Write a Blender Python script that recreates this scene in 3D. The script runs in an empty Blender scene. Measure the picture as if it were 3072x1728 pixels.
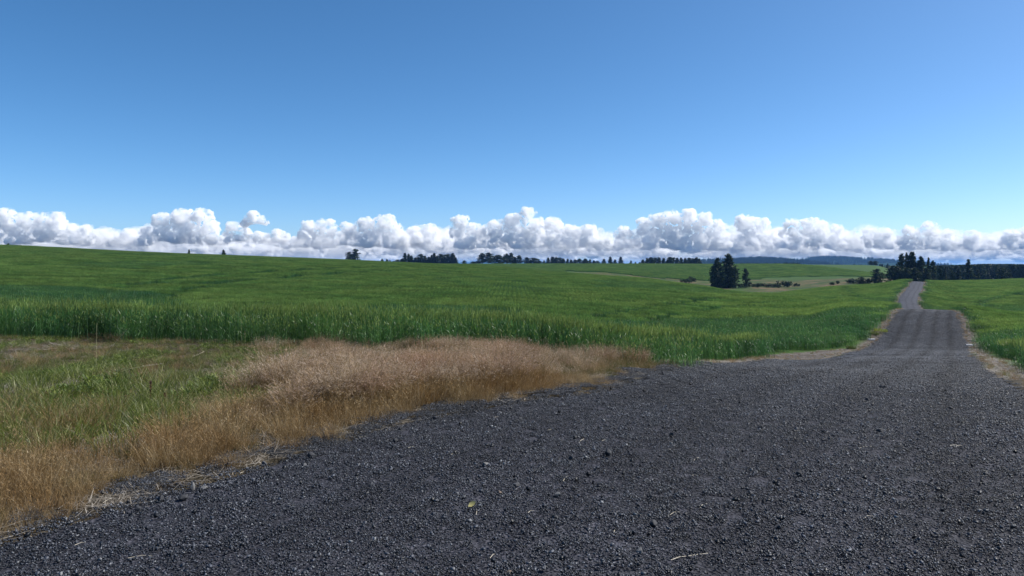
import bpy, math, random
import numpy as np
from mathutils import Vector, Matrix

random.seed(7)
RNG = np.random.default_rng(7)
scene = bpy.context.scene
COL = scene.collection

# ---------------------------------------------------------------- camera
FPX = 731.0            # focal length in pixels of a 1024 wide frame
EYE = 2.0
cam = bpy.data.cameras.new('camera')
cam.sensor_width = 36.0
cam.lens = FPX / 1024 * 36.0
cam.shift_y = -24 / 1024
cam.clip_start = 0.1
cam.clip_end = 300000
camo = bpy.data.objects.new('camera', cam)
COL.objects.link(camo)
camo.location = (0, 0, EYE)
camo.rotation_euler = (math.radians(90), 0, 0)
scene.camera = camo

# ---------------------------------------------------------------- sky, sun
SUN_EL, SUN_AZ = 46.0, 76.0       # azimuth measured from the viewing direction towards the right
world = bpy.data.worlds.new('World')
scene.world = world
world.use_nodes = True
wn = world.node_tree
wn.nodes.clear()
wo = wn.nodes.new('ShaderNodeOutputWorld')
bg = wn.nodes.new('ShaderNodeBackground')
sk = wn.nodes.new('ShaderNodeTexSky')
sk.sky_type = 'NISHITA'
sk.sun_disc = False
sk.sun_elevation = math.radians(SUN_EL)
sk.sun_rotation = math.radians(SUN_AZ)
sk.altitude = 900
sk.air_density = 0.6
sk.dust_density = 1.3
sk.ozone_density = 4.0
bg.inputs['Strength'].default_value = 0.118
hs = wn.nodes.new('ShaderNodeHueSaturation')
hs.inputs['Saturation'].default_value = 1.19
hs.inputs['Hue'].default_value = 0.493
wn.links.new(sk.outputs[0], hs.inputs['Color'])
wn.links.new(hs.outputs[0], bg.inputs['Color'])
wn.links.new(bg.outputs[0], wo.inputs['Surface'])

sl = bpy.data.lights.new('sun', 'SUN')
sl.energy = 5.0
sl.angle = math.radians(0.53)
sl.color = (1.0, 0.955, 0.88)
slo = bpy.data.objects.new('sun', sl)
COL.objects.link(slo)
_e, _a = math.radians(SUN_EL), math.radians(SUN_AZ)
SUN = Vector((math.cos(_e) * math.sin(_a), math.cos(_e) * math.cos(_a), math.sin(_e)))
slo.rotation_euler = SUN.to_track_quat('Z', 'Y').to_euler()
slo.location = (60, 30, 80)

scene.view_settings.view_transform = 'Standard'
scene.view_settings.look = 'None'
scene.view_settings.exposure = 0.55
scene.view_settings.gamma = 1.0
scene.view_settings.use_curve_mapping = False
scene.cycles.use_denoising = True
scene.cycles.use_adaptive_sampling = False
scene.cycles.max_bounces = 24
scene.cycles.diffuse_bounces = 3
scene.cycles.glossy_bounces = 2
scene.cycles.transmission_bounces = 4
scene.cycles.volume_bounces = 20
scene.cycles.sample_clamp_indirect = 4.0

# ---------------------------------------------------------------- helpers
def tag(o, label=None, cat=None, group=None, kind=None):
    if label: o['label'] = label
    if cat: o['category'] = cat
    if group: o['group'] = group
    if kind: o['kind'] = kind
    return o

def mesh_np(name, V, F, mat=None, smooth=False, mats=None, matidx=None, attrs=None):
    """V (n,3) floats; F list of int arrays, each (m,3) or (m,4)."""
    if not isinstance(F, (list, tuple)): F = [F]
    F = [np.asarray(f, dtype=np.int32) for f in F if len(f)]
    me = bpy.data.meshes.new(name)
    V = np.ascontiguousarray(V, dtype=np.float32)
    me.vertices.add(len(V)); me.vertices.foreach_set('co', V.ravel())
    li = np.concatenate([f.ravel() for f in F])
    sizes = np.concatenate([np.full(len(f), f.shape[1], np.int32) for f in F])
    starts = np.concatenate([[0], np.cumsum(sizes)[:-1]]).astype(np.int32)
    me.loops.add(len(li)); me.loops.foreach_set('vertex_index', li.astype(np.int32))
    me.polygons.add(len(sizes)); me.polygons.foreach_set('loop_start', starts)
    if smooth: me.polygons.foreach_set('use_smooth', np.ones(len(sizes), bool))
    if matidx is not None: me.polygons.foreach_set('material_index', np.asarray(matidx, np.int32))
    me.update(calc_edges=True)
    for m in (mats or ([mat] if mat else [])): me.materials.append(m)
    for k, v in (attrs or {}).items():
        v = np.asarray(v, np.float32)
        a = me.attributes.new(k, 'FLOAT', 'POINT'); a.data.foreach_set('value', v.ravel())
    return me

def obj(name, me, parent=None, link=True):
    o = bpy.data.objects.new(name, me)
    if link: COL.objects.link(o)
    if parent: o.parent = parent
    return o

def _hash(ix, iy, iz, seed):
    h = (ix.astype(np.int64) * 374761393 + iy.astype(np.int64) * 668265263 + iz.astype(np.int64) * 2147483647 + seed * 1274126177) & 0xFFFFFFFF
    h = ((h ^ (h >> 13)) * 1274126177) & 0xFFFFFFFF
    h = h ^ (h >> 16)
    return (h & 0xFFFFFF) / float(0xFFFFFF)

def vnoise(x, y, z=None, seed=0):
    x = np.asarray(x, float); y = np.asarray(y, float)
    z = np.zeros_like(x) if z is None else np.asarray(z, float)
    ix, iy, iz = np.floor(x), np.floor(y), np.floor(z)
    fx, fy, fz = x - ix, y - iy, z - iz
    s = lambda t: t * t * t * (t * (t * 6 - 15) + 10)
    u, v, w = s(fx), s(fy), s(fz)
    r = 0
    for dz in (0, 1):
        for dy in (0, 1):
            for dx in (0, 1):
                r = r + _hash(ix + dx, iy + dy, iz + dz, seed) * (u if dx else 1 - u) * (v if dy else 1 - v) * (w if dz else 1 - w)
    return r * 2 - 1

def fbm(x, y, z=None, octaves=4, seed=0, gain=0.5):
    a, f, r = 1.0, 1.0, 0
    for o in range(octaves):
        r = r + a * vnoise(np.asarray(x) * f + o * 17.3, np.asarray(y) * f - o * 9.1, None if z is None else np.asarray(z) * f + o * 5.7, seed + o)
        a *= gain; f *= 2.03
    return r

def sstep(a, b, x):
    t = np.clip((np.asarray(x, float) - a) / (b - a), 0, 1)
    return t * t * (3 - 2 * t)

def pchip(xk, yk, x):
    xk = np.asarray(xk, float); yk = np.asarray(yk, float); x = np.clip(np.asarray(x, float), xk[0], xk[-1])
    h = np.diff(xk); d = np.diff(yk) / h
    m = np.zeros_like(yk)
    for i in range(1, len(xk) - 1):
        if d[i - 1] * d[i] > 0:
            w1, w2 = 2 * h[i] + h[i - 1], h[i] + 2 * h[i - 1]
            m[i] = (w1 + w2) / (w1 / d[i - 1] + w2 / d[i])
    m[0], m[-1] = d[0], d[-1]
    i = np.clip(np.searchsorted(xk, x, side='right') - 1, 0, len(xk) - 2)
    t = (x - xk[i]) / h[i]
    return ((2*t**3 - 3*t**2 + 1) * yk[i] + (t**3 - 2*t**2 + t) * h[i] * m[i] + (-2*t**3 + 3*t**2) * yk[i + 1] + (t**3 - t**2) * h[i] * m[i + 1])

# ---------------------------------------------------------------- shape of the land
# Heights of the rolling fields along a fan of bearings (px: 512 + 731*x/y) at a row of depths y.
WH = 0.85                                   # height of the standing wheat
D = np.array([4, 8, 12, 18, 24, 32, 45, 65, 88, 120, 165, 200, 250, 300, 350, 400, 500, 650, 900, 1200, 2000, 5000, 26000], float)
class T:      # crop top seen at this elevation line
    def __init__(s, v): s.v = v
class G:      # bare ground seen at this elevation line
    def __init__(s, v): s.v = v
far = [-3, -5, -8, -10, -10]
TAB = {
 -350: [0, 0, 0, .15, T(300), -.8, -1.6, T(299), T(285), T(271), T(258), T(251), T(244), T(240), T(238), T(238), 12, 6, -2, -3, -5, -8, -10],
 0:    [0, 0, 0, .13, T(308), -1.25, -2.2, T(303), T(290), T(277), T(265), T(258), T(251), T(247.2), T(245.3), T(245), 9, 4, 0, -3, -5, -8, -10],
 150:  [0, 0, 0, .05, T(314.5), -1.6, -2.5, T(309), T(296), T(283), T(271), T(264), T(257.5), T(254), T(252.4), T(252), 8, 3, 0, -2, -4, -8, -10],
 300:  [0, 0, 0, 0, T(319.5), -2.0, -2.9, T(314), T(300), T(288), T(276), T(269), T(262.5), T(259.5), T(258.2), T(257.8), 5, 2, 0, -2, -4, -8, -10],
 400:  [0, 0, 0, -.05, T(325), -2.2, -3.1, T(317), T(303), T(291), T(280), T(274), T(267.5), T(263.8), T(262.5), T(262.2), 2, 1.5, 1.0, -1, -4, -8, -10],
 500:  [0, 0, 0, -.15, T(325), -2.2, -3.4, T(320), T(306), T(294), T(284), T(278.5), T(272.2), T(268.2), T(266.0), -1.2, -3, -2, G(264.4), -2, -4, -8, -10],
 600:  [0, 0, -.1, -.36, T(326.5), -2.5, -4.0, T(325), T(311), T(298), T(287.5), T(282), T(277), T(274.6), -7.2, -8, G(274), G(268.5), G(264.3), -2, -4, -8, -10],
 650:  [0, 0, -.15, -.54, T(329), -2.6, -4.2, T(327.5), T(313), T(300), T(289.5), T(284), T(279.8), T(278.2), -8.2, -11, G(279), G(270.5), G(264.4), -3, -5, -8, -10],
 700:  [0, 0, -.15, -.6, T(331), -2.5, -4.3, T(329), T(315), T(302), T(292), T(287.5), T(285.2), -9.5, -12, -13.5, G(283.5), G(273), G(264.6), -3, -6, -8, -10],
 750:  [0, 0, -.18, -.65, -1.3, T(333), -4.2, T(331), T(316.5), T(303.5), T(294.5), T(292.2), -9.0, -12, -13.5, -13.5, G(285.2), G(274.5), G(264.5), -4, -6, -8, -10],
 800:  [0, 0, -.2, -.7, -1.4, T(337.5), -4.0, T(332), T(316), T(303), T(296), T(294.2), T(292.2), T(290.5), -11, -13.5, G(285), G(274), G(264.4), -5, -8, -8, -10],
 850:  [0, 0, -.2, -.75, -1.45, -2.2, -3.6, -4.9, T(306), T(299.0), -8.2, T(298), T(291), T(286.2), T(284.5), -12, G(281.5), G(274), G(264.8), -6, -9, -8, -10],
 880:  [0, 0, -.2, -.8, -1.45, -2.2, -3.6, -4.9, T(305), T(301.5), -8.4, T(298), T(290.5), T(284), T(283), -11, G(281), G(275), G(265.5), -8, -9, -8, -10],
 905:  [0, 0, -.2, -.8, -1.45, -2.2, -3.6, -4.9, -3.72, -5.6, -8.6, G(300), G(289.5), G(281.6), -6.8, -10, -11.5, -12, -13, -12, -10, -8, -10],
 960:  [0, 0, -.25, -.85, -1.45, -2.2, -3.6, -4.9, -3.95, -6.2, T(312), T(303), T(292.5), T(283), T(280.3), -9, -12, -13, -15, -14, -10, -8, -10],
 1024: [0, 0, -.25, -.85, -1.5, -2.3, -3.7, T(326), T(313.5), -7.2, T(312), T(303), T(292), T(283.5), T(279.5), T(278.3), -12, -13, -16, -14, -10, -8, -10],
 1350: [0, 0, -.25, -.85, -1.5, -2.3, -3.7, T(325), T(312.5), -7.0, T(311), T(302), T(291), T(282.5), T(278.5), T(277.3), -12, -13, -16, -14, -10, -8, -10],
}
_px = np.array(sorted(TAB)); _rows = []
for p in _px:
    r = []
    for d, v in zip(D, TAB[int(p)]):
        if isinstance(v, T): v = EYE - (v.v - 264) * d / FPX - WH * 1.18
        elif isinstance(v, G): v = EYE - (v.v - 264) * d / FPX
        r.append(v)
    _rows.append(r)
_rows = np.array(_rows, float)
LG = np.linspace(np.log(D[0]), np.log(D[-1]), 420)
PG = np.arange(_px[0], _px[-1] + 1, 5.0)
_a = np.array([pchip(np.log(D), r, LG) for r in _rows])                 # (columns, depth)
_g = np.array([pchip(_px, _a[:, j], PG) for j in range(len(LG))])       # (depth, px)
for _ in range(2):
    _g[:, 1:-1] = (_g[:, :-2] + 2 * _g[:, 1:-1] + _g[:, 2:]) / 4

# centre line and half width (along x) of the straight gravel road
RY = np.array([-40, 0, 12, 20, 32, 65, 88, 120, 200, 290, 340, 420, 600], float)
RC = np.array([-24.5, -2.65, 4.4, 9.0, 16.2, 36.3, 49.9, 67.0, 108.3, 160.8, 189, 234, 336])
RH = np.array([4.3, 4.3, 4.3, 4.3, 4.25, 4.1, 3.5, 3.1, 2.85, 2.8, 2.8, 2.8, 2.8])
# the left edge bends in a little between ten and twenty metres off
LB = (np.array([-40, 9, 10, 11, 12.5, 14, 16, 17.5, 21, 24, 600.0]), np.array([0, 0, .3, .6, 1.05, .95, .65, .40, .05, 0, 0.0]))
def road_c(y): return pchip(RY, RC, y) + 0.5 * pchip(LB[0], LB[1], y)
def road_h(y): return pchip(RY, RH, y) - 0.5 * pchip(LB[0], LB[1], y)
def edge_wob(y, s): return 0.22 * vnoise(y * 0.55, y * 0 + s, seed=31) + 0.12 * vnoise(y * 1.9, y * 0 + s, seed=33)

def land(x, y):
    x = np.asarray(x, float); y = np.asarray(y, float)
    yy = np.maximum(y, 4.0)
    px = np.clip(512 + FPX * x / yy, PG[0], PG[-1])
    i = (np.log(np.minimum(yy, D[-1])) - LG[0]) / (LG[1] - LG[0])
    j = (px - PG[0]) / 5.0
    i0 = np.clip(i.astype(int), 0, len(LG) - 2); j0 = np.clip(j.astype(int), 0, len(PG) - 2)
    u = np.clip(i - i0, 0, 1); v = np.clip(j - j0, 0, 1)
    z = (_g[i0, j0] * (1-u) * (1-v) + _g[i0+1, j0] * u * (1-v) + _g[i0, j0+1] * (1-u) * v + _g[i0+1, j0+1] * u * v)
    # small unevenness of the tilled ground
    far_ = sstep(14, 60, y)
    z = z + far_ * 0.10 * vnoise(x * 0.09, y * 0.09, seed=3) + far_ * 0.05 * vnoise(x * 0.3, y * 0.3, seed=4)
    return z

def road_t(x, y):        # -1 left edge .. +1 right edge
    return (x - road_c(y)) / road_h(y)

def ground_z(x, y):      # natural ground beside and under the gravel
    x = np.asarray(x, float); y = np.asarray(y, float)
    z = land(x, y)
    t = np.abs(road_t(x, y))
    under = (1 - sstep(0.9, 1.04, t)) * (y < 560)
    verge = (1 - sstep(20, 30, y)) * sstep(1.0, 1.35, t) * (road_t(x, y) < 0)
    bump = 0.05 * fbm(x * 0.7, y * 0.7, octaves=3, seed=12)
    return z - 0.13 * under + verge * (bump + 0.04)

def road_z(x, y):
    t = road_t(x, y)
    return land(x, y) + 0.05 * (1 - np.clip(t, -1, 1) ** 2) - 0.02 - 0.10 * sstep(0.93, 1.06, np.abs(t))

def surf_z(x, y):
    return np.where((np.abs(road_t(x, y)) < 1) & (np.asarray(y) < 560), road_z(x, y), ground_z(x, y))

def at(px, py, z_fn=None):
    """Where the line of sight through a picture point meets the land."""
    z_fn = z_fn or surf_z
    tx, tz = (px - 512) / FPX, (264 - py) / FPX
    ys = np.exp(np.linspace(math.log(3.5), math.log(1200), 4000))
    zz = EYE + tz * ys
    g = z_fn(tx * ys, ys)
    k = np.argmax(zz <= g)
    return float(tx * ys[k]), float(ys[k]), float(g[k])

def normal_at(x, y, e=1.0):
    gx = (land(x + e, y) - land(x - e, y)) / (2 * e)
    gy = (land(x, y + e) - land(x, y - e)) / (2 * e)
    n = np.stack([-gx, -gy, np.ones_like(gx)], -1)
    return n / np.linalg.norm(n, axis=-1, keepdims=True)

# ---------------------------------------------------------------- materials
class NT:
    def __init__(s, name):
        s.m = bpy.data.materials.new(name); s.m.use_nodes = True
        s.t = s.m.node_tree; s.t.nodes.clear()
        s.out = s.n('ShaderNodeOutputMaterial')
    def n(s, typ, **kw):
        nd = s.t.nodes.new(typ)
        for k, v in kw.items():
            if k.startswith('i_'):
                key = k[2:]; key = int(key) if key.isdigit() else key
                nd.inputs[key].default_value = v
            else: setattr(nd, k, v)
        return nd
    def l(s, a, b): s.t.links.new(a, b)
    def noise(s, vec, scale, detail=3, rough=0.55):
        nd = s.n('ShaderNodeTexNoise', i_Scale=scale, i_Detail=detail, i_Roughness=rough)
        s.l(vec, nd.inputs['Vector']); return nd.outputs['Fac']
    def ramp(s, fac, stops, interp='LINEAR'):
        nd = s.n('ShaderNodeValToRGB'); nd.color_ramp.interpolation = interp
        e = nd.color_ramp.elements
        while len(e) < len(stops): e.new(0.5)
        for el, (p, c) in zip(e, stops):
            el.position = p; el.color = (*c, 1) if len(c) == 3 else c
        s.l(fac, nd.inputs['Fac']); return nd.outputs['Color']
    def mix(s, fac, a, b, mode='MIX'):
        nd = s.n('ShaderNodeMix', data_type='RGBA', blend_type=mode)
        for sock, v in ((nd.inputs[0], fac), (nd.inputs[6], a), (nd.inputs[7], b)):
            if hasattr(v, 'links') or hasattr(v, 'is_linked'): s.l(v, sock)
            elif isinstance(v, (int, float)): sock.default_value = v
            else: sock.default_value = (*v, 1)
        return nd.outputs[2]
    def math(s, op, a, b=0.0, c=0.0):
        nd = s.n('ShaderNodeMath', operation=op)
        for sock, v in zip(nd.inputs, (a, b, c)):
            if hasattr(v, 'is_linked'): s.l(v, sock)
            else: sock.default_value = v
        return nd.outputs[0]
    def pos(s): return s.n('ShaderNodeNewGeometry').outputs['Position']
    def attr(s, name): return s.n('ShaderNodeAttribute', attribute_name=name).outputs['Fac']
    def island(s): return s.n('ShaderNodeNewGeometry').outputs['Random Per Island']
    def objrand(s): return s.n('ShaderNodeObjectInfo').outputs['Random']

def leaf_material(name, stops, trans=0.35, rough=0.55, tint=None, tint_scale=0.02, spec=0.3, mottle=None):
    """Thin leaves: colour varies leaf by leaf and, where given, in broad patches across the ground."""
    s = NT(name)
    c = s.ramp(s.island(), stops)
    if tint:
        f = s.noise(s.pos(), tint_scale, 4, 0.6)
        f = s.math('SMOOTHSTEP', f, 0, 0) if False else f
        fr = s.ramp(f, [(0.38, (0, 0, 0)), (0.62, (1, 1, 1))])
        c = s.mix(fr, c, s.mix(1.0, c, tint, 'MULTIPLY'))
    v = s.math('MULTIPLY_ADD', s.objrand(), 0.35, 0.82)
    if mottle:
        for sc_, lo, hi in mottle:
            mv = s.n('ShaderNodeMapRange'); mv.inputs[1].default_value = 0.32; mv.inputs[2].default_value = 0.68; mv.inputs[3].default_value = lo; mv.inputs[4].default_value = hi
            s.l(s.noise(s.pos(), sc_, 2, 0.5), mv.inputs[0]); v = s.math('MULTIPLY', v, mv.outputs[0])
    hs = s.n('ShaderNodeHueSaturation'); s.l(c, hs.inputs['Color']); s.l(v, hs.inputs['Value'])
    c = hs.outputs[0]
    d = s.n('ShaderNodeBsdfPrincipled', i_Roughness=rough)
    d.inputs['Specular IOR Level'].default_value = spec
    s.l(c, d.inputs['Base Color'])
    t = s.n('ShaderNodeBsdfTranslucent'); s.l(c, t.inputs['Color'])
    mx = s.n('ShaderNodeMixShader'); mx.inputs[0].default_value = trans
    s.l(d.outputs[0], mx.inputs[1]); s.l(t.outputs[0], mx.inputs[2])
    s.l(mx.outputs[0], s.out.inputs['Surface'])
    return s.m

# ================================================================ ground
def build_ground():
    fine = np.radians(np.arange(-44, 44.01, 0.19))
    coarse = np.radians(np.arange(48, 312.1, 4.0))
    ang = np.concatenate([fine, coarse])                      # 0 = viewing direction, clockwise
    rad = np.concatenate([[0.0], np.exp(np.linspace(math.log(1.2), math.log(620), 300)), np.exp(np.linspace(math.log(650), math.log(25500), 46))])
    A, R = np.meshgrid(ang, rad, indexing='ij')
    X, Y = R * np.sin(A), R * np.cos(A)
    # rows follow the depth axis in front of the viewer
    Z = ground_z(X, Y)
    na, nr = A.shape
    idx = np.arange(na * nr).reshape(na, nr)
    i2 = np.roll(idx, -1, axis=0)
    F = np.stack([idx[:, :-1], idx[:, 1:], i2[:, 1:], i2[:, :-1]], -1).reshape(-1, 4)
    F = F[:, ::-1]
    V = np.stack([X, Y, Z], -1).reshape(-1, 3)
    x, y = V[:, 0], V[:, 1]
    t = road_t(x, y)
    pxx = 512 + FPX * x / np.maximum(y, 4)
    n1 = fbm(x * 0.012, y * 0.012, octaves=4, seed=51)
    dry_a = sstep(560, 600, pxx) * (1 - sstep(718, 740, pxx)) * sstep(405, 432, y + 18 * n1) * (1 - sstep(505, 545, y + 25 * n1))
    dry_b = sstep(738, 752, pxx) * (1 - sstep(890, 905, pxx)) * sstep(395, 410, y) * (1 - sstep(560, 585, y + 28 * n1))
    dry = np.clip(np.maximum(dry_a, dry_b), 0, 1)
    shoulder = ((1 - sstep(1.16, 1.36, np.abs(t))) * (y > 17) * (y < 600))
    swale = gap_mask(x, y)
    soil = np.clip(np.maximum(shoulder, swale), 0, 1)

    verge = verge_ground(x, y).astype(float)
    me = mesh_np('ground', V, F, ground_mat(), smooth=True, attrs={'dry': dry, 'soil': soil, 'verge': verge})
    o = obj('ground', me)
    tag(o, 'rolling ground under the green wheat fields and beside the gravel road', kind='structure')
    return o

def gap_mask(x, y):
    """Bare straw-strewn gap beside the road where the swale meets the culvert."""
    t = (x - road_c(y)) + road_h(y)          # metres right of the left edge (negative = left of the road)
    reach = 0.3 + 8.0 * sstep(31, 38, y) * (1 - sstep(50, 61, y)) + 0.7 * fbm(x * 0.4, y * 0.4, octaves=2, seed=8)
    return ((t > -reach) & (t < 0.3) & (y > 28) & (y < 64)).astype(float)

def front_y(x, y):
    """Depth of the front edge of the near wheat, by bearing."""
    px = 512 + FPX * x / np.maximum(y, 4)
    f = np.interp(px, [-400, 0, 300, 450, 560, 640, 700, 750, 800, 832, 900], [18.6, 18.6, 18.0, 17.6, 17.4, 18.0, 21.2, 25.0, 28.5, 31, 60])
    return f + 0.35 * vnoise(x * 0.6, y * 0.6, seed=5)

def verge_mask(x, y):
    t = road_t(x, y)
    return (t < -0.90) & (y < front_y(x, y) + 0.5) & (y > 0)

def verge_ground(x, y):
    return ((road_t(x, y) < -0.6) & (y < front_y(x, y) + 0.8) & (y > -30)) | ((road_t(x, y) > 0.6) & (y < 22) & (y > -30))

def ground_mat():
    s = NT('ground')
    P = s.pos()
    n_big = s.noise(P, 0.012, 5, 0.6)
    n_mid = s.noise(P, 0.16, 5, 0.65)
    n_fine = s.noise(P, 9.0, 4, 0.7)
    crop = s.ramp(n_mid, [(0.3, (0.030, 0.062, 0.012)), (0.7, (0.046, 0.088, 0.018))])
    dryc = s.ramp(s.noise(P, 0.06, 8, 0.72), [(0.40, (0.028, 0.056, 0.012)), (0.51, (0.060, 0.066, 0.022)), (0.60, (0.135, 0.090, 0.054)), (0.70, (0.065, 0.060, 0.024))])
    soil = s.ramp(n_fine, [(0.3, (0.030, 0.026, 0.022)), (0.52, (0.080, 0.068, 0.058)), (0.72, (0.19, 0.165, 0.145))])
    ver = s.ramp(n_fine, [(0.3, (0.022, 0.019, 0.014)), (0.6, (0.060, 0.050, 0.034)), (0.8, (0.13, 0.11, 0.085))])
    c = s.mix(s.attr('dry'), crop, dryc)
    c = s.mix(s.attr('soil'), c, soil)
    c = s.mix(s.attr('verge'), c, ver)
    b = s.n('ShaderNodeBsdfPrincipled', i_Roughness=0.95)
    b.inputs['Specular IOR Level'].default_value = 0.1
    s.l(c, b.inputs['Base Color'])
    bp = s.n('ShaderNodeBump', i_Strength=0.6, i_Distance=0.04)
    s.l(n_fine, bp.inputs['Height']); s.l(bp.outputs[0], b.inputs['Normal'])
    s.l(b.outputs[0], s.out.inputs['Surface'])
    return s.m

build_ground()

# ================================================================ gravel road
def road_mat():
    s = NT('gravel_road')
    P = s.pos()
    t = s.attr('across')                       # metres from the centre line
    wob = s.math('MULTIPLY_ADD', s.noise(P, 0.06, 2), 0.9, -0.45)
    tt = s.math('ADD', t, wob)
    lanes = None
    for c0 in (-1.9, -0.45, 0.95, 2.3):
        d = s.math('ABSOLUTE', s.math('SUBTRACT', tt, c0))
        g = s.math('SUBTRACT', 1.0, s.math('DIVIDE', d, 0.34)); g = s.math('MAXIMUM', g, 0.0)
        g = s.math('SMOOTHSTEP', g, 0, 1) if False else g
        lanes = g if lanes is None else s.math('MAXIMUM', lanes, g)
    lanes = s.math('MULTIPLY', lanes, s.attr('tracks'))
    lanes = s.math('MULTIPLY', lanes, s.ramp(s.noise(P, 0.35, 3), [(0.3, (0.55,) * 3), (0.7, (1,) * 3)]))
    vor = s.n('ShaderNodeTexVoronoi', i_Scale=38.0, feature='F1'); s.l(P, vor.inputs['Vector'])
    stone = s.ramp(vor.outputs['Color'], [(0.2, (0.012, 0.013, 0.018)), (0.6, (0.029, 0.031, 0.041)), (0.9, (0.074, 0.075, 0.096))])
    vor2 = s.n('ShaderNodeTexVoronoi', i_Scale=9.0, feature='F1'); s.l(P, vor2.inputs['Vector'])
    stone = s.mix(0.35, stone, s.ramp(vor2.outputs['Color'], [(0.2, (0.018, 0.019, 0.026)), (0.9, (0.060, 0.061, 0.078))]))
    broad = s.ramp(s.noise(P, 0.30, 5, 0.65), [(0.3, (0.72,) * 3), (0.7, (1.25,) * 3)])
    c = s.mix(1.0, stone, broad, 'MULTIPLY')
    c = s.mix(lanes, c, s.mix(1.0, c, (0.36, 0.36, 0.40), 'MULTIPLY'))
    b = s.n('ShaderNodeBsdfPrincipled', i_Roughness=0.85)
    b.inputs['Specular IOR Level'].default_value = 0.25
    s.l(c, b.inputs['Base Color'])
    bp = s.n('ShaderNodeBump', i_Strength=0.9, i_Distance=0.02)
    s.l(vor.outputs['Distance'], bp.inputs['Height']); s.l(bp.outputs[0], b.inputs['Normal'])
    s.l(b.outputs[0], s.out.inputs['Surface'])
    return s.m

def build_road():
    ys = np.concatenate([np.arange(-30, 3, 0.5), np.arange(3, 40, 0.16), np.arange(40, 120, 0.5), np.arange(120, 600, 2.0)])
    ts = np.concatenate([[-1.06], np.linspace(-1, 1, 41), [1.06]])
    Y, Tt = np.meshgrid(ys, ts, indexing='ij')
    wob = np.where(Tt < 0, -edge_wob(Y, 1.0), edge_wob(Y, 7.0)) * np.abs(Tt) ** 3
    X = road_c(Y) + Tt * road_h(Y) + wob
    Z = land(X, Y) + 0.05 * (1 - np.clip(Tt, -1, 1) ** 2) - 0.02 - 0.10 * sstep(0.93, 1.06, np.abs(Tt))
    Z += 0.012 * vnoise(X * 0.5, Y * 0.5, seed=21) * (np.abs(Tt) < 1.0)
    nr, nc = Y.shape
    idx = np.arange(nr * nc).reshape(nr, nc)
    F = np.stack([idx[:-1, :-1], idx[:-1, 1:], idx[1:, 1:], idx[1:, :-1]], -1).reshape(-1, 4)
    across = (Tt * road_h(Y)).ravel() * 0.86
    tracks = (0.30 + 0.70 * sstep(10, 26, Y)).ravel()
    me = mesh_np('gravel_road', np.stack([X, Y, Z], -1).reshape(-1, 3), F, road_mat(), smooth=True, attrs={'across': across, 'tracks': tracks})
    o = obj('gravel_road', me)
    tag(o, 'dark grey gravel road running away over two rises between the wheat fields', kind='structure')
build_road()

# ================================================================ scattering helper
def scatter(name, protos, P, rot, scl, idx, label, kind='stuff', group=None, cat=None):
    pc = bpy.data.collections.new(name + '_pieces')
    for p in protos: pc.objects.link(p)
    order = sorted(range(len(protos)), key=lambda i: protos[i].name)
    inv = np.argsort(order)
    me = bpy.data.meshes.new(name)
    P = np.ascontiguousarray(P, np.float32); n = len(P)
    me.vertices.add(n); me.vertices.foreach_set('co', P.ravel())
    a = me.attributes.new('rot', 'FLOAT_VECTOR', 'POINT'); a.data.foreach_set('vector', np.ascontiguousarray(rot, np.float32).ravel())
    scl = np.asarray(scl, np.float32)
    if scl.ndim == 1: scl = np.repeat(scl[:, None], 3, 1)
    a = me.attributes.new('scl', 'FLOAT_VECTOR', 'POINT'); a.data.foreach_set('vector', np.ascontiguousarray(scl).ravel())
    a = me.attributes.new('pick', 'INT', 'POINT'); a.data.foreach_set('value', inv[np.asarray(idx, int)].astype(np.int32))
    o = obj(name, me)
    g = bpy.data.node_groups.new(name, 'GeometryNodeTree')
    g.interface.new_socket('Geometry', in_out='INPUT', socket_type='NodeSocketGeometry')
    g.interface.new_socket('Geometry', in_out='OUTPUT', socket_type='NodeSocketGeometry')
    gi = g.nodes.new('NodeGroupInput'); go = g.nodes.new('NodeGroupOutput')
    ci = g.nodes.new('GeometryNodeCollectionInfo'); ci.inputs['Collection'].default_value = pc
    ci.inputs['Separate Children'].default_value = True; ci.inputs['Reset Children'].default_value = True
    ip = g.nodes.new('GeometryNodeInstanceOnPoints'); ip.inputs['Pick Instance'].default_value = True
    def na(nm, typ):
        x = g.nodes.new('GeometryNodeInputNamedAttribute'); x.data_type = typ; x.inputs['Name'].default_value = nm
        return [s for s in x.outputs if s.enabled and s.name == 'Attribute'][0]
    g.links.new(gi.outputs[0], ip.inputs['Points'])
    g.links.new(ci.outputs[0], ip.inputs['Instance'])
    g.links.new(na('pick', 'INT'), ip.inputs['Instance Index'])
    er = g.nodes.new('FunctionNodeEulerToRotation')
    g.links.new(na('rot', 'FLOAT_VECTOR'), er.inputs[0])
    g.links.new(er.outputs[0], ip.inputs['Rotation'])
    g.links.new(na('scl', 'FLOAT_VECTOR'), ip.inputs['Scale'])
    g.links.new(ip.outputs[0], go.inputs[0])
    m = o.modifiers.new('scatter', 'NODES'); m.node_group = g
    tag(o, label, cat, group, kind)
    return o

def tilt(n, psi):
    c, s_ = np.cos(psi), np.sin(psi)
    nx = c * n[:, 0] + s_ * n[:, 1]; ny = -s_ * n[:, 0] + c * n[:, 1]
    return np.stack([-np.arcsin(np.clip(ny, -1, 1)), np.arctan2(nx, n[:, 2]), psi], -1)

def proto(name, me): return obj(name, me, link=False)

# ================================================================ clouds
def ico(sub):
    import bmesh
    bm = bmesh.new(); bmesh.ops.create_icosphere(bm, subdivisions=sub, radius=1.0)
    V = np.array([v.co[:] for v in bm.verts]); F = np.array([[v.index for v in f.verts] for f in bm.faces]); bm.free()
    return V, F
ICO1, ICO2 = ico(1), ico(2)

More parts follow.
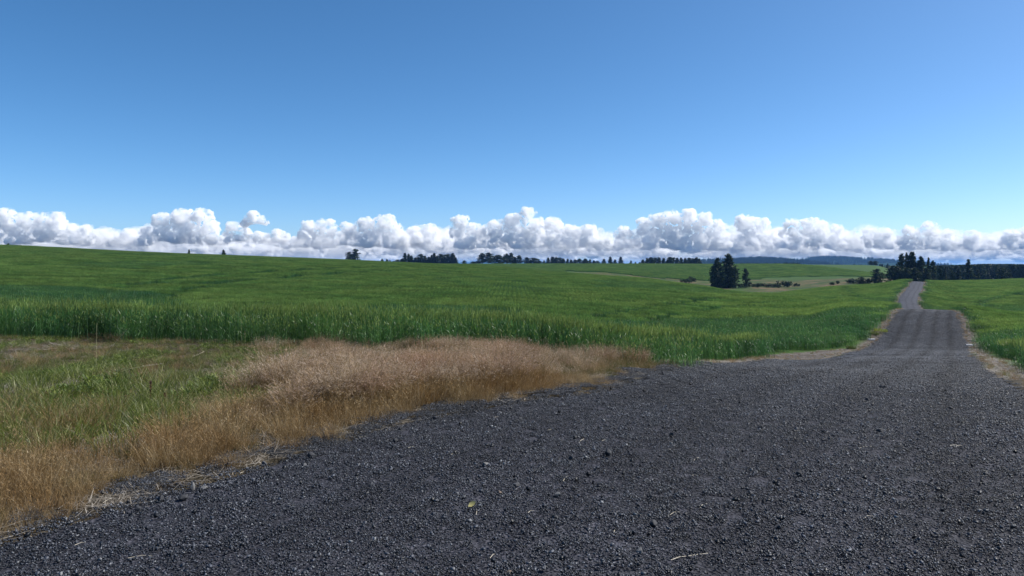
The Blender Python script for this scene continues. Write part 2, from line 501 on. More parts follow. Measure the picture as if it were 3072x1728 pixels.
def cloud_mat(dmax=0.0125, lo=0.40):
    s = NT('cloud')
    v = s.n('ShaderNodeVolumeScatter')
    v.inputs['Color'].default_value = (0.993, 0.998, 1, 1)
    v.inputs['Anisotropy'].default_value = 0.0
    f = s.noise(s.pos(), 0.0026, 4, 0.62)
    mr = s.n('ShaderNodeMapRange', interpolation_type='LINEAR')
    for i, x in zip((1, 2, 3, 4), (lo, 0.66, 0.0002, dmax)): mr.inputs[i].default_value = x
    s.l(f, mr.inputs[0]); s.l(mr.outputs[0], v.inputs['Density'])
    s.l(v.outputs[0], s.out.inputs['Volume'])
    s.m.cycles.volume_step_rate = 0.25
    s.m.cycles.volume_sampling = 'DISTANCE'
    return s.m
CLOUD = cloud_mat()
CLOUD_SOFT = cloud_mat(0.0022, 0.42)

def cloud_mesh(name, spheres, base, voxel, seed, rough=1.0):
    """spheres: (n,4) x,y,z,r; union of them, roughened by noise, with a flat ragged base."""
    V, F = [], []
    bv, bf = ICO2
    off = 0
    for x, y, z, r in spheres:
        V.append(bv * r + (x, y, z)); F.append(bf + off); off += len(bv)
    me = mesh_np(name + '_raw', np.concatenate(V), np.concatenate(F))
    o = obj(name + '_raw', me)
    m = o.modifiers.new('r', 'REMESH'); m.mode = 'VOXEL'; m.voxel_size = voxel
    sm = o.modifiers.new('s', 'SMOOTH'); sm.factor = 0.5; sm.iterations = 1
    dg = bpy.context.evaluated_depsgraph_get()
    ev = o.evaluated_get(dg); em = ev.to_mesh()
    n = len(em.vertices); v = np.empty(n * 3, np.float32); em.vertices.foreach_get('co', v); v = v.reshape(-1, 3).astype(float)
    nn = np.empty(n * 3, np.float32); em.vertices.foreach_get('normal', nn); nn = nn.reshape(-1, 3).astype(float)
    f = np.empty(len(em.polygons) * 4, np.int32)
    ls = np.empty(len(em.loops), np.int32); em.loops.foreach_get('vertex_index', ls)
    f = ls.reshape(-1, 4)
    ev.to_mesh_clear(); bpy.data.objects.remove(o); bpy.data.meshes.remove(me)
    k = 1.0 / (voxel * 9)
    q = v * k + seed * 3.7
    d = 0
    for i, a in enumerate((1.0, 0.6, 0.4)):
        ff = 2.1 ** i
        d = d + a * (1 - 2 * np.abs(vnoise(q[:, 0] * ff, q[:, 1] * ff, q[:, 2] * ff, seed=seed + i)))     # billows
    v = v + nn * ((d * 2.6 + 1.2) * voxel * rough)[:, None]
    lowz = base + voxel * 5.0 * vnoise(v[:, 0] * k * 0.45, v[:, 1] * k * 0.45, seed=seed + 9)
    v[:, 2] = np.where(v[:, 2] < lowz, lowz + (v[:, 2] - lowz) * 0.12, v[:, 2])
    return mesh_np(name, v, f, CLOUD, smooth=True)

def heap_spheres(rng, lobes, ppm, dist, base_px):
    """lobes: (px, top line, radius in px). Puffs on puffs, filled down to the flat base."""
    S = []
    wz = lambda py: EYE + (264 - py) * ppm
    wx = lambda px: (px - 512) * ppm
    for (p, t, r) in lobes:
        r *= 0.74
        c = np.array([wx(p), rng.uniform(-0.4, 0.4) * r * ppm, wz(t + r * 1.05)])
        R = r * ppm
        S.append((*c, R))
        for k in range(24):
            a = rng.uniform(0, 2 * math.pi); e = rng.uniform(-0.35, 1.35)
            r2 = R * rng.uniform(0.17, 0.44)
            dvec = np.array([math.cos(a) * math.cos(e), math.sin(a) * math.cos(e), math.sin(e)])
            c2 = c + dvec * R * 1.02; 
            if c2[2] + r2 > wz(t) + 0.06 * R: c2[2] = wz(t) - r2 * 0.95
            S.append((*c2, r2))
            for j in range(3):
                a2 = rng.uniform(0, 2 * math.pi); e2 = rng.uniform(-0.2, 1.3)
                r3 = r2 * rng.uniform(0.35, 0.55)
                c3 = c2 + np.array([math.cos(a2) * math.cos(e2), math.sin(a2) * math.cos(e2), math.sin(e2)]) * r2 * 0.85
                S.append((*c3, r3))
        # body down to the base
        z = t + r * 1.9
        while z < base_px - 1:
            for k in range(4):
                rr = r * rng.uniform(0.4, 0.85)
                S.append((wx(p + rng.normal(0, r * 0.75)), rng.normal(0, 0.8) * r * ppm, wz(z + rr * rng.uniform(-.2, .5)), rr * ppm))
            z += r * 0.75
    S = np.array(S); S[:, 1] *= 0.6
    return S

HEAPS = [
 ([(-12, 216, 11), (8, 210.6, 11), (26, 215, 11), (42, 215, 9), (56, 214, 11), (72, 226, 7), (87, 226.5, 8)], 243, 'broad white cumulus cloud at the left end of the bank, two heads'),
 ([(148, 229, 8), (164, 215, 10), (182, 210.6, 12), (201, 210.6, 11), (210, 222, 10), (188, 228, 14)], 243, 'tall twin headed cumulus cloud above the two lone tree tips'),
 ([(84, 234, 9), (100, 231, 8), (114, 234, 9), (130, 231, 8), (142, 235, 8)], 246, 'low hazy bluish cloud filling the gap at left between two bright heaps'),
 ([(286, 236, 7), (298, 236, 7), (306, 232, 7)], 247, 'low lumpy cloud right of the small detached puff'),
 ([(233, 223, 7), (245, 229, 7), (278, 231, 6), (262, 232, 6)], 243, 'low ragged white cloud under the small detached puff'),
 ([(309, 222.5, 9), (326, 220, 10), (349, 224, 9), (368, 220, 11), (385, 216.6, 12), (394, 225, 9)], 247, 'wide lumpy cumulus cloud above the pair of broad pines'),
 ([(415, 227, 9), (430, 226, 10), (444, 236, 7)], 249, 'small rounded cumulus cloud between two larger heaps over the tree row'),
 ([(460, 216, 8), (473, 225, 10), (484, 227, 9), (497, 221, 9), (513, 216, 11), (529, 209, 7), (534, 219, 9), (523, 226, 12)], 248, 'cumulus cloud with the tallest narrow tower, mid sky'),
 ([(553, 219, 12), (570, 226, 9), (589, 226.5, 10), (604, 234, 8)], 249, 'rounded cumulus cloud right of the narrow tower'),
 ([(624, 228.5, 9), (646, 220, 11), (658, 216, 11), (671, 212, 12), (689, 210.6, 12), (703, 214, 9), (718, 222, 9), (676, 226, 17)], 249, 'largest tallest cumulus heap of the bank, left of the big dark pair of conifers'),
 ([(746, 217, 11), (760, 220, 10), (778, 231, 8)], 250, 'domed cumulus cloud just right above the big dark conifers'),
 ([(791, 220.5, 8), (808, 219.5, 11), (820, 221, 10), (836, 226, 9), (850, 232.5, 8)], 249, 'cumulus cloud over the blue wooded hill'),
 ([(871, 229, 8), (884, 229, 8), (910, 227.5, 9), (930, 223.5, 10), (948, 231, 8), (974, 233, 9), (990, 240, 6)], 250, 'long cumulus cloud above the roadside grove of conifers'),
 ([(1011, 231.5, 8), (1032, 229, 11), (1052, 236, 9)], 249, 'white cumulus cloud at the right end of the bank'),
]
CD = 32000.0
PPM = CD / FPX
for i, (lobes, base, label) in enumerate(HEAPS):
    rng = np.random.default_rng(100 + i)
    S = heap_spheres(rng, lobes, PPM, CD, base)
    x0 = S[:, 0].mean(); S[:, 0] -= x0
    bz = EYE + (264 - base) * PPM
    me = cloud_mesh('cumulus_cloud', S, bz, 0.58 * PPM, 10 + i)
    o = obj('cumulus_cloud', me)
    dy = 2500 * ((i * 37) % 7) / 7.0
    k = (CD + dy) / CD
    o.location = (x0 * k, CD + dy, EYE * (1 - k)); o.scale = (k, k, k)
    tag(o, label, 'cloud', 'cumulus clouds in a bank along the horizon')
rng = np.random.default_rng(300)
S = heap_spheres(rng, [(253.5, 212, 6.5), (260, 217, 5), (248, 218, 4.5)], PPM, CD, 226)
x0 = S[:, 0].mean(); S[:, 0] -= x0
o = obj('cumulus_cloud', cloud_mesh('cumulus_cloud', S, EYE + (264 - 226.5) * PPM, 0.6 * PPM, 77)); o.location = (x0, CD, 0)
tag(o, 'small lone cloud puff floating detached above the bank', 'cloud', 'cumulus clouds in a bank along the horizon')

def far_clouds():
    soft_protos = []
    for k in range(5):
        rng = np.random.default_rng(700 + k)
        S = []
        for j in range(16):
            x = rng.normal(0, 1100); r = rng.uniform(180, 420)
            S.append((x, rng.uniform(-300, 300), rng.uniform(0.3, 1.0) * r, r))
        soft_protos.append(proto('cloud_veil', cloud_mesh('cloud_veil', np.array(S), 0, 60, 160 + k)))
        soft_protos[-1].data.materials.clear(); soft_protos[-1].data.materials.append(CLOUD_SOFT)
    rng = np.random.default_rng(19)
    P, SC, I = [], [], []
    for d, n, lo_, hi_, sc_ in ((41000, 44, 250, 1150, 1.25), (52000, 44, 200, 1300, 1.5), (33000, 20, 350, 700, 0.7)):
        for k in range(n):
            P.append((rng.uniform(-.78, .78) * d, d * rng.uniform(.96, 1.04), rng.uniform(lo_, hi_))); z_ = sc_ * rng.uniform(.6, 1.3); SC.append((z_ * 1.2, z_ * .8, z_ * rng.uniform(.6, 1.2))); I.append(rng.integers(5))
    scatter('hazy_clouds', soft_protos, np.array(P), np.zeros((len(P), 3)), np.array(SC), np.array(I), 'thin hazy veils of cloud filling the gaps of the cumulus bank', 'stuff')
    protos = []
    for k in range(7):
        rng = np.random.default_rng(500 + k)
        w = [900, 1300, 700, 1700, 1100, 1500, 800][k]
        lobes = [(rng.uniform(-w, w), 0, rng.uniform(140, 300)) for _ in range(9)]
        S = []
        for (x, _, r) in lobes:
            S.append((x, rng.uniform(-300, 300), r * 0.55, r))
            for j in range(5):
                a = rng.uniform(0, 6.28); e = rng.uniform(0, 1.3); r2 = r * rng.uniform(.3, .5)
                S.append((x + math.cos(a) * math.cos(e) * r, rng.uniform(-300, 300), r * 0.55 + math.sin(e) * r * .9, r2))
        protos.append(proto('cloud_puff', cloud_mesh('cloud_puff', np.array(S), 0, 42, 60 + k)))
    rng = np.random.default_rng(9)
    P, SC, I, R = [], [], [], []
    rows = [(36500, 50, 520, .55, 1250), (35000, 40, 420, .5, 900), (34200, 26, 380, .62, 640), (39000, 34, 200, .9, 700), (47000, 34, 180, 1.0, 760), (58000, 36, 160, 1.15, 800), (74000, 36, 150, 1.3, 850), (98000, 40, 100, 1.5, 900)]
    for d, n, base, sc, hi in rows:
        for k in range(n):
            x = rng.uniform(-0.78, 0.78) * d; y = d + rng.uniform(-0.06, 0.08) * d
            P.append((x, y, rng.uniform(base, hi))); s_ = sc * rng.uniform(0.4, 1.35)
            SC.append((s_ * rng.uniform(.6, 1.3), s_ * 0.7, s_ * rng.uniform(0.5, 1.45))); I.append(rng.integers(7)); R.append((0, 0, rng.choice([0, math.pi]) + rng.uniform(-.2, .2)))
    scatter('clouds', protos, np.array(P), np.array(R), np.array(SC), np.array(I), 'ragged flat based small clouds low along the horizon beneath the cumulus bank')
far_clouds()

# ================================================================ thin blades, stalks and leaves
def ribbons(base, az, length, width, lean, bend, nseg=3, taper=1.0, face=None, tip=0.15, rng=RNG):
    """Curved ribbons. base (n,3); az heading of the lean; lean angle from the vertical at the foot, bend added towards the tip."""
    n = len(base)
    az = np.broadcast_to(az, (n,)); length = np.broadcast_to(length, (n,)); width = np.broadcast_to(width, (n,))
    lean = np.broadcast_to(lean, (n,)); bend = np.broadcast_to(bend, (n,))
    face = rng.uniform(0, math.pi, n) if face is None else np.broadcast_to(face, (n,))
    h = np.stack([np.cos(az), np.sin(az)], -1)
    w = np.stack([np.cos(face), np.sin(face), np.zeros(n)], -1)
    pts = np.array(base, float); P = [pts.copy()]
    for s in range(nseg):
        th = lean + bend * (s + 0.5) / nseg
        st = length / nseg
        pts = pts + np.stack([h[:, 0] * np.sin(th) * st, h[:, 1] * np.sin(th) * st, np.cos(th) * st], -1)
        P.append(pts.copy())
    V, F = [], []
    for s in range(nseg + 1):
        t = s / nseg
        ww = width * ((1 - t) * 1.0 + t * tip) * 0.5 if taper == 1.0 else width * np.interp(t, [0, 0.5, 1], [0.6, 1.0, tip]) * 0.5
        V.append(P[s] - w * ww[:, None]); V.append(P[s] + w * ww[:, None])
    V = np.stack(V, 1)                     # n, 2*(nseg+1), 3
    k = V.shape[1]
    off = np.arange(n)[:, None] * k
    for s in range(nseg):
        a = 2 * s
        F.append(np.concatenate([off + a, off + a + 1, off + a + 3, off + a + 2], 1))
    F = np.stack(F, 1).reshape(-1, 4)
    return V.reshape(-1, 3), F, np.stack(P, 1)

def join(parts):
    V, F, M, o = [], [], [], 0
    for v, f, m in parts:
        V.append(v); F.append(f + o); M.append(np.full(len(f), m)); o += len(v)
    return np.concatenate(V), np.concatenate(F), np.concatenate(M)

# ---------------------------------------------------------------- wheat
LEAF = leaf_material('wheat_leaf', [(0, (0.032, 0.088, 0.024)), (0.5, (0.064, 0.146, 0.032)), (0.93, (0.108, 0.202, 0.048)), (1, (0.28, 0.38, 0.20))],
                     trans=0.5, rough=0.42, spec=0.5, tint=(0.56, 0.78, 0.92), tint_scale=0.11, mottle=[(1.1, 0.66, 1.34), (0.28, 0.85, 1.15)])
EAR = leaf_material('wheat_ear', [(0, (0.138, 0.220, 0.046)), (0.6, (0.205, 0.298, 0.068)), (1, (0.31, 0.39, 0.12))],
                    trans=0.5, rough=0.6, spec=0.2, tint=(0.60, 0.76, 0.72), tint_scale=0.11, mottle=[(1.1, 0.66, 1.34), (0.28, 0.85, 1.15)])

EAR_NEAR = leaf_material('near_wheat_ear', [(0, (0.150, 0.215, 0.048)), (0.6, (0.220, 0.290, 0.075)), (1, (0.32, 0.37, 0.13))],
                         trans=0.5, rough=0.6, spec=0.2, tint=(0.75, 0.86, 0.85), tint_scale=0.2, mottle=[(1.6, 0.75, 1.25)])  # slightly lighter ears for the near strip

def wheat_patch(name, size, n, k, seed, ears=0.9, row=0):
    """A square of standing wheat: stems, bent leaves, ears. k thickens the stems where they stand far off."""
    rng = np.random.default_rng(seed)
    xy = rng.uniform(-size / 2, size / 2, (n, 2))
    if row:                                        # drilled in rows
        r_ = rng.random(n) < 0.72
        sn = (np.floor((xy[:, 0] + size / 2) / row) + 0.5) * row - size / 2
        xy[:, 0] = np.where(r_, sn + rng.normal(0, row * 0.12, n), xy[:, 0])
    b = np.concatenate([xy, np.zeros((n, 1))], 1)
    h = WH * rng.normal(0.98, 0.10, n)
    az = rng.normal(2.6, 0.9, n)
    sv, sf, P = ribbons(b, az, h, 0.007 * k, rng.uniform(0, 0.08, n), rng.uniform(0, 0.15, n), nseg=2, tip=0.8, rng=rng)
    parts = [(sv, sf, 0)]
    for lv in range(3 if k < 2 else 2):
        t = rng.uniform(0.18, 0.80, n)
        p0 = P[:, 0] * (1 - t)[:, None] + P[:, 2] * t[:, None]
        v, f, _ = ribbons(p0, rng.uniform(0, 2 * math.pi, n), rng.uniform(0.16, 0.34, n), 0.015 * k, rng.uniform(0.15, 0.6, n), rng.uniform(0.5, 1.8, n), nseg=3, tip=0.1, rng=rng)
        parts.append((v, f, 0))
    m = rng.random(n) < ears
    e0 = P[m, 2]
    for q in range(2):
        v, f, _ = ribbons(e0 - (0, 0, 0.02), az[m], rng.uniform(0.08, 0.12, m.sum()), 0.018 * k, rng.uniform(0, 0.2, m.sum()), 0.35, nseg=2, taper=0, tip=0.35, face=az[m] + q * 1.57, rng=rng)
        parts.append((v, f, 1))
    # awns
    v, f, _ = ribbons(np.repeat(e0, 2, 0) + (0, 0, 0.05), rng.uniform(0, 6.28, 2 * m.sum()), rng.uniform(0.08, 0.13, 2 * m.sum()), 0.004 * k, 0.25, 0.1, nseg=1, tip=0.3, rng=rng)
    parts.append((v, f, 1))
    V, F, M = join(parts)
    return proto(name, mesh_np(name, V, F, mats=[LEAF, EAR_NEAR if name.endswith('_a') else EAR], matidx=M))

# wheel tracks left in the standing crop, as lines across the land
TRACKS = []
def track(pts, gauge=1.9):
    w = []
    for (px, py) in pts:
        x, y, z = at(px, py, lambda a, b: land(a, b) + WH)
        w.append((x, y))
    w = np.array(w)
    t = np.linspace(0, 1, len(w)); tt = np.linspace(0, 1, 160)
    c = np.stack([np.interp(tt, t, w[:, 0]), np.interp(tt, t, w[:, 1])], -1)
    for _ in range(12): c[1:-1] = (c[:-2] + 2 * c[1:-1] + c[2:]) / 4
    d = np.gradient(c, axis=0); d /= np.linalg.norm(d, axis=1, keepdims=True)
    nrm = np.stack([-d[:, 1], d[:, 0]], -1)
    TRACKS.append(c)
track([(92, 303), (105, 293), (130, 285), (170, 279), (220, 274.5), (280, 271), (340, 267.5), (420, 266)])
track([(160, 306), (170, 296), (190, 287), (230, 281), (290, 276), (350, 272), (420, 269.5)])
track([(560, 323), (600, 314), (650, 306), (700, 300), (735, 296)])
track([(600, 326), (650, 317), (700, 310), (740, 305), (790, 300)])
track([(960, 305), (985, 299), (1024, 293.5)])
track([(860, 297), (850, 291), (846, 287)])

def track_dist(x, y):
    d = np.full(len(x), 1e9)
    for c in TRACKS:
        lo, hi = c.min(0) - 4, c.max(0) + 4
        k = np.where((x > lo[0]) & (x < hi[0]) & (y > lo[1]) & (y < hi[1]))[0]
        if len(k) == 0: continue
        for a in range(0, len(k), 4000):
            kk = k[a:a + 4000]
            dd = np.sqrt(((np.stack([x[kk], y[kk]], -1)[:, None] - c[None]) ** 2).sum(-1)).min(1)
            d[kk] = np.minimum(d[kk], dd)
    return d

def left_wheat(x, y, margin=0.0):
    t = (x - road_c(y)) + road_h(y)                 # metres right of the left road edge
    sh = np.interp(y, [20, 31, 60, 88, 130, 400], [0.35, 0.4, 1.0, 0.9, 0.6, 0.6]) + 0.3 * vnoise(y * 0.5, y * 0.0, seed=41)
    ok = (y > front_y(x, y)) & (t < -sh - margin) & (gap_mask(x, y) < 0.5)
    px = 512 + FPX * x / y
    n1 = fbm(x * 0.012, y * 0.012, octaves=4, seed=51)
    ok &= ~((px > 565) & (px < 735) & (y > 390 + 14 * n1) & (y < 540 + 25 * n1))
    ok &= ~((px >= 735) & (px < 905) & (y > 335 + 12 * n1) & (y < 585 + 28 * n1))
    ok &= (px < 905) | (y < 330)
    return ok

def right_wheat(x, y):
    t = (x - road_c(y)) - road_h(y)
    sh = np.interp(y, [15, 24, 40, 65, 88, 160, 400], [0.7, 0.8, 1.5, 0.9, 0.7, 0.9, 1.0]) + 0.3 * vnoise(y * 0.5, y * 0.0, seed=43)
    return (t > sh) & (y > np.interp(t, [0, 4.2, 5.2, 9], [19, 19, 14, 14])) & (y < 425) & ~((y > 29) & (y < 35) & (t < 9))

def sow(name, region, label, volunteers=False):
    P, R, S, I = [], [], [], []
    protos = []
    defs = [('a', 1.0, 150, 1.0, 14, 46, 3), ('b', 2.0, 330, 1.6, 46, 110, 3), ('c', 4.0, 620, 2.6, 110, 420, 3), ('e', 8.0, 1000, 5.5, 420, 960, 3)]
    for (lv, size, n, k, y0, y1, nv) in defs:
        i0 = len(protos)
        for q in range(nv): protos.append(WHEAT[(lv, q)])
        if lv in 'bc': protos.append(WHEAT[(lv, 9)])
        step = size
        gx = np.arange(-0.80 * y1 - 6, 0.80 * y1 + 6, step); gy = np.arange(y0, y1, step)
        X, Y = np.meshgrid(gx, gy); X = X.ravel(); Y = Y.ravel()
        keep = np.abs(X) < 0.79 * Y + 6; X, Y = X[keep], Y[keep]
        rng = np.random.default_rng(len(lv) + int(y0) + len(name))
        jx, jy = rng.uniform(-.12, .12, (2, len(X))) * size
        X, Y = X + jx * (0.0 if size > 1.5 else 1.0), Y + jy
        # keep patches of the crop inside the edges of the field: all corners for small patches
        e = size * 0.24
        ok = region(X, Y)
        for (dx, dy) in ((-e, -e), (e, -e), (-e, e), (e, e)): ok &= region(X + dx, Y + dy)
        X, Y = X[ok], Y[ok]
        td = track_dist(X, Y)
        if size <= 4: 
            drop = (td < 0.42 * size) ; 
        else: drop = np.zeros(len(X), bool)
        X, Y, td = X[~drop], Y[~drop], td[~drop]
        Z = ground_z(X, Y)
        psi = rng.integers(0, 2, len(X)) * math.pi + (rng.uniform(-.1, .1, len(X)) + rng.integers(0, 2, len(X)) * math.pi / 2 if size < 1.5 else 0.0)
        P.append(np.stack([X, Y, Z], -1)); R.append(tilt(normal_at(X, Y, 1.5), psi))
        px_ = 512 + FPX * X / Y
        wv = fbm(X * 0.035, Y * 0.035, octaves=3, seed=91)
        few_ears = (Y > 42) & (Y < np.interp(px_, [-200, 0, 150, 230, 330, 470, 560, 660, 760, 860, 900, 960, 1100], [100, 100, 96, 66, 84, 80, 60, 74, 84, 80, 66, 60, 60]) + 14 * wv) & (wv > -0.55)  # bands sown with patches of few ears, which come out darker
        hs = 1 + 0.07 * vnoise(X * 0.05, Y * 0.05, seed=71) + rng.normal(0, 0.02, len(X))
        hs = np.where(td < 1.2 * size, hs * 0.93, hs)
        S.append(np.stack([np.ones(len(X)), np.ones(len(X)), hs], -1)); pick = i0 + rng.integers(0, nv, len(X))
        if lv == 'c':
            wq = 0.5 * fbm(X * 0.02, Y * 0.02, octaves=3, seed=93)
            few_ears = ((px_ > 915) & (Y > 115) & (Y < 190 + 30 * wq)) | ((px_ > 600) & (px_ < 915) & (Y > 170) & (Y < 214 + 20 * wq)) | (wq > 0.42)
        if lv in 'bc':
            pick = np.where(few_ears, i0 + nv, pick)
        I.append(pick)
    if volunteers:                                  # thin, stray plants straggling out in front of the crop
        rng = np.random.default_rng(5)
        X = rng.uniform(-16, 9.5, 520); Y = front_y(X, np.full(520, 18.0)); Y = front_y(X, Y) + 0.25 - rng.exponential(0.32, 520)
        ok = region(X, Y + 1.2); X, Y = X[ok], Y[ok]; n = len(X)
        P.append(np.stack([X, Y, ground_z(X, Y)], -1)); R.append(np.stack([rng.normal(0, .08, n), rng.normal(0, .08, n), rng.uniform(0, 6.28, n)], -1))
        S.append(np.stack([rng.uniform(.6, 1.2, n), rng.uniform(.6, 1.2, n), rng.uniform(.45, .98, n)], -1)); protos.append(WHEAT[('a', 9)]); I.append(np.full(n, len(protos) - 1))
    o = scatter(name, protos, np.concatenate(P), np.concatenate(R), np.concatenate(S), np.concatenate(I), label)
    print(name, 'patches', len(o.data.vertices))
    return o

WHEAT = {}
for (lv, size, n, k) in (('a', 1.0, 150, 1.0), ('b', 2.0, 330, 1.6), ('c', 4.0, 620, 2.6), ('e', 8.0, 1000, 5.5)):
    for q in range(3): WHEAT[(lv, q)] = (size, n, k, 900 + q + ord(lv) * 7)
_w = WHEAT; WHEAT = {}
def wheat_set(tag_):
    global WHEAT
    WHEAT = {key: wheat_patch('wheat_stand_' + key[0], *val, row={'a': 0, 'b': 0.4, 'c': 0.8, 'e': 2.0}[key[0]]) for key, val in _w.items()}
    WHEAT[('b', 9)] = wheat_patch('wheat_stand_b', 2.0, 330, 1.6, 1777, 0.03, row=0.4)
    WHEAT[('a', 9)] = wheat_patch('wheat_stand_a', 0.7, 9, 1.0, 1779, 0.8)
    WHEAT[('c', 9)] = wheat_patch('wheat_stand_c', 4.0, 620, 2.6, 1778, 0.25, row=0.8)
wheat_set('l')
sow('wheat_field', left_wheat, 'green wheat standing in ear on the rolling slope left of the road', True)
_keep = WHEAT
WHEAT = {k: proto(o.name.split('.')[0], o.data) for k, o in _keep.items()}
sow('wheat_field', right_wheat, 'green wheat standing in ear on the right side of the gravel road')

# ---------------------------------------------------------------- gravel stones
def stone_mat():
    s = NT('gravel_stone')
    c = s.ramp(s.island(), [(0.0, (0.004, 0.0055, 0.008)), (0.40, (0.012, 0.0155, 0.022)), (0.75, (0.037, 0.042, 0.054)), (0.93, (0.098, 0.106, 0.126)), (1.0, (0.16, 0.165, 0.17))])
    v = s.n('ShaderNodeHueSaturation'); s.l(c, v.inputs['Color'])
    s.l(s.ramp(s.noise(s.pos(), 0.55, 4, 0.6), [(0.3, (0.72,) * 3), (0.7, (1.22,) * 3)]), v.inputs['Value'])
    # wheel tracks: bands of finer, darker stone along the straight road
    sep = s.n('ShaderNodeSeparateXYZ'); s.l(s.pos(), sep.inputs[0])
    t = s.math('SUBTRACT', sep.outputs[0], s.math('MULTIPLY_ADD', sep.outputs[1], 0.6, -2.75))
    t = s.math('MULTIPLY', s.math('ADD', t, s.math('MULTIPLY_ADD', s.noise(s.pos(), 0.06, 2), 0.9, -0.45)), 0.86)
    g = None
    for c0 in (-1.9, -0.45, 0.95, 2.3):
        q = s.math('MAXIMUM', s.math('SUBTRACT', 1.0, s.math('DIVIDE', s.math('ABSOLUTE', s.math('SUBTRACT', t, c0)), 0.46)), 0.0)
        g = q if g is None else s.math('MAXIMUM', g, q)
    fade = s.n('ShaderNodeMapRange', interpolation_type='SMOOTHSTEP'); fade.inputs[1].default_value = 7; fade.inputs[2].default_value = 26; fade.inputs[3].default_value = 0.55; fade.inputs[4].default_value = 1.0
    s.l(sep.outputs[1], fade.inputs[0])
    # stones paler with distance, grazing sheen painted into colour; also lifts the ridges between wheels
    far_lift = s.n('ShaderNodeMapRange', interpolation_type='SMOOTHSTEP'); far_lift.inputs[1].default_value = 12; far_lift.inputs[2].default_value = 45; far_lift.inputs[3].default_value = 1.1; far_lift.inputs[4].default_value = 1.75
    s.l(sep.outputs[1], far_lift.inputs[0])
    hv = s.n('ShaderNodeHueSaturation'); s.l(v.outputs[0], hv.inputs['Color']); s.l(far_lift.outputs[0], hv.inputs['Value'])
    v = hv
    tr = s.mix(s.math('MULTIPLY', g, fade.outputs[0]), v.outputs[0], s.mix(1.0, v.outputs[0], (0.32, 0.34, 0.40), 'MULTIPLY'))
    b = s.n('ShaderNodeBsdfPrincipled', i_Roughness=0.5)
    b.inputs['Specular IOR Level'].default_value = 0.35
    s.l(tr, b.inputs['Base Color'])
    s.l(b.outputs[0], s.out.inputs['Surface'])
    return s.m
STONE = stone_mat()

def hull(npts, rng, flat=0.7):
    import bmesh
    bm = bmesh.new()
    p = rng.normal(0, 1, (npts, 3)); p /= np.linalg.norm(p, axis=1, keepdims=True)
    p *= rng.uniform(0.7, 1.0, (npts, 1)) * np.array([1.0, rng.uniform(.65, .95), rng.uniform(.45, .8) * flat / 0.7])
    for q in p: bm.verts.new(q)
    r = bmesh.ops.convex_hull(bm, input=bm.verts)
    junk = [g for g in r['geom_interior'] + r['geom_unused'] if isinstance(g, bmesh.types.BMVert)]
    bmesh.ops.delete(bm, geom=list(set(junk)), context='VERTS')
    bm.verts.index_update(); bm.normal_update()
    V = np.array([v.co[:] for v in bm.verts]); F = np.array([[v.index for v in f.verts] for f in bm.faces if len(f.verts) == 3])
    bm.free()
    return V, F
_rng = np.random.default_rng(55)
HULLS = [hull(9, _rng) for _ in range(14)]

def rotmats(n, rng, tiltmax=0.6):
    a = rng.uniform(0, 2 * math.pi, n); b = rng.normal(0, tiltmax, n); c = rng.normal(0, tiltmax, n)
    ca, sa, cb, sb, cc, sc = np.cos(a), np.sin(a), np.cos(b), np.sin(b), np.cos(c), np.sin(c)
    Z = np.zeros((n, 3, 3)); Z[:, 0, 0] = ca; Z[:, 0, 1] = -sa; Z[:, 1, 0] = sa; Z[:, 1, 1] = ca; Z[:, 2, 2] = 1
    X = np.zeros((n, 3, 3)); X[:, 0, 0] = 1; X[:, 1, 1] = cb; X[:, 1, 2] = -sb; X[:, 2, 1] = sb; X[:, 2, 2] = cb
    Y = np.zeros((n, 3, 3)); Y[:, 1, 1] = 1; Y[:, 0, 0] = cc; Y[:, 0, 2] = sc; Y[:, 2, 0] = -sc; Y[:, 2, 2] = cc
    return Z @ X @ Y

def gravel_patch(name, size, n, seed, rmin=0.0045, rmax=0.013, big=0.02):
    rng = np.random.default_rng(seed)
    r = rmin + (rmax - rmin) * rng.beta(1.3, 2.6, n)
    r[rng.random(n) < big] *= rng.uniform(1.4, 2.1)
    xy = rng.uniform(-size / 2, size / 2, (n, 2))
    Rm = rotmats(n, rng)
    V, F, o = [], [], 0
    for i in range(n):
        hv, hf = HULLS[i % len(HULLS)]
        v = (hv * r[i]) @ Rm[i].T + (xy[i, 0], xy[i, 1], r[i] * rng.uniform(0.05, 0.55))
        V.append(v); F.append(hf + o); o += len(hv)
    return proto(name, mesh_np(name, np.concatenate(V), np.concatenate(F), STONE))

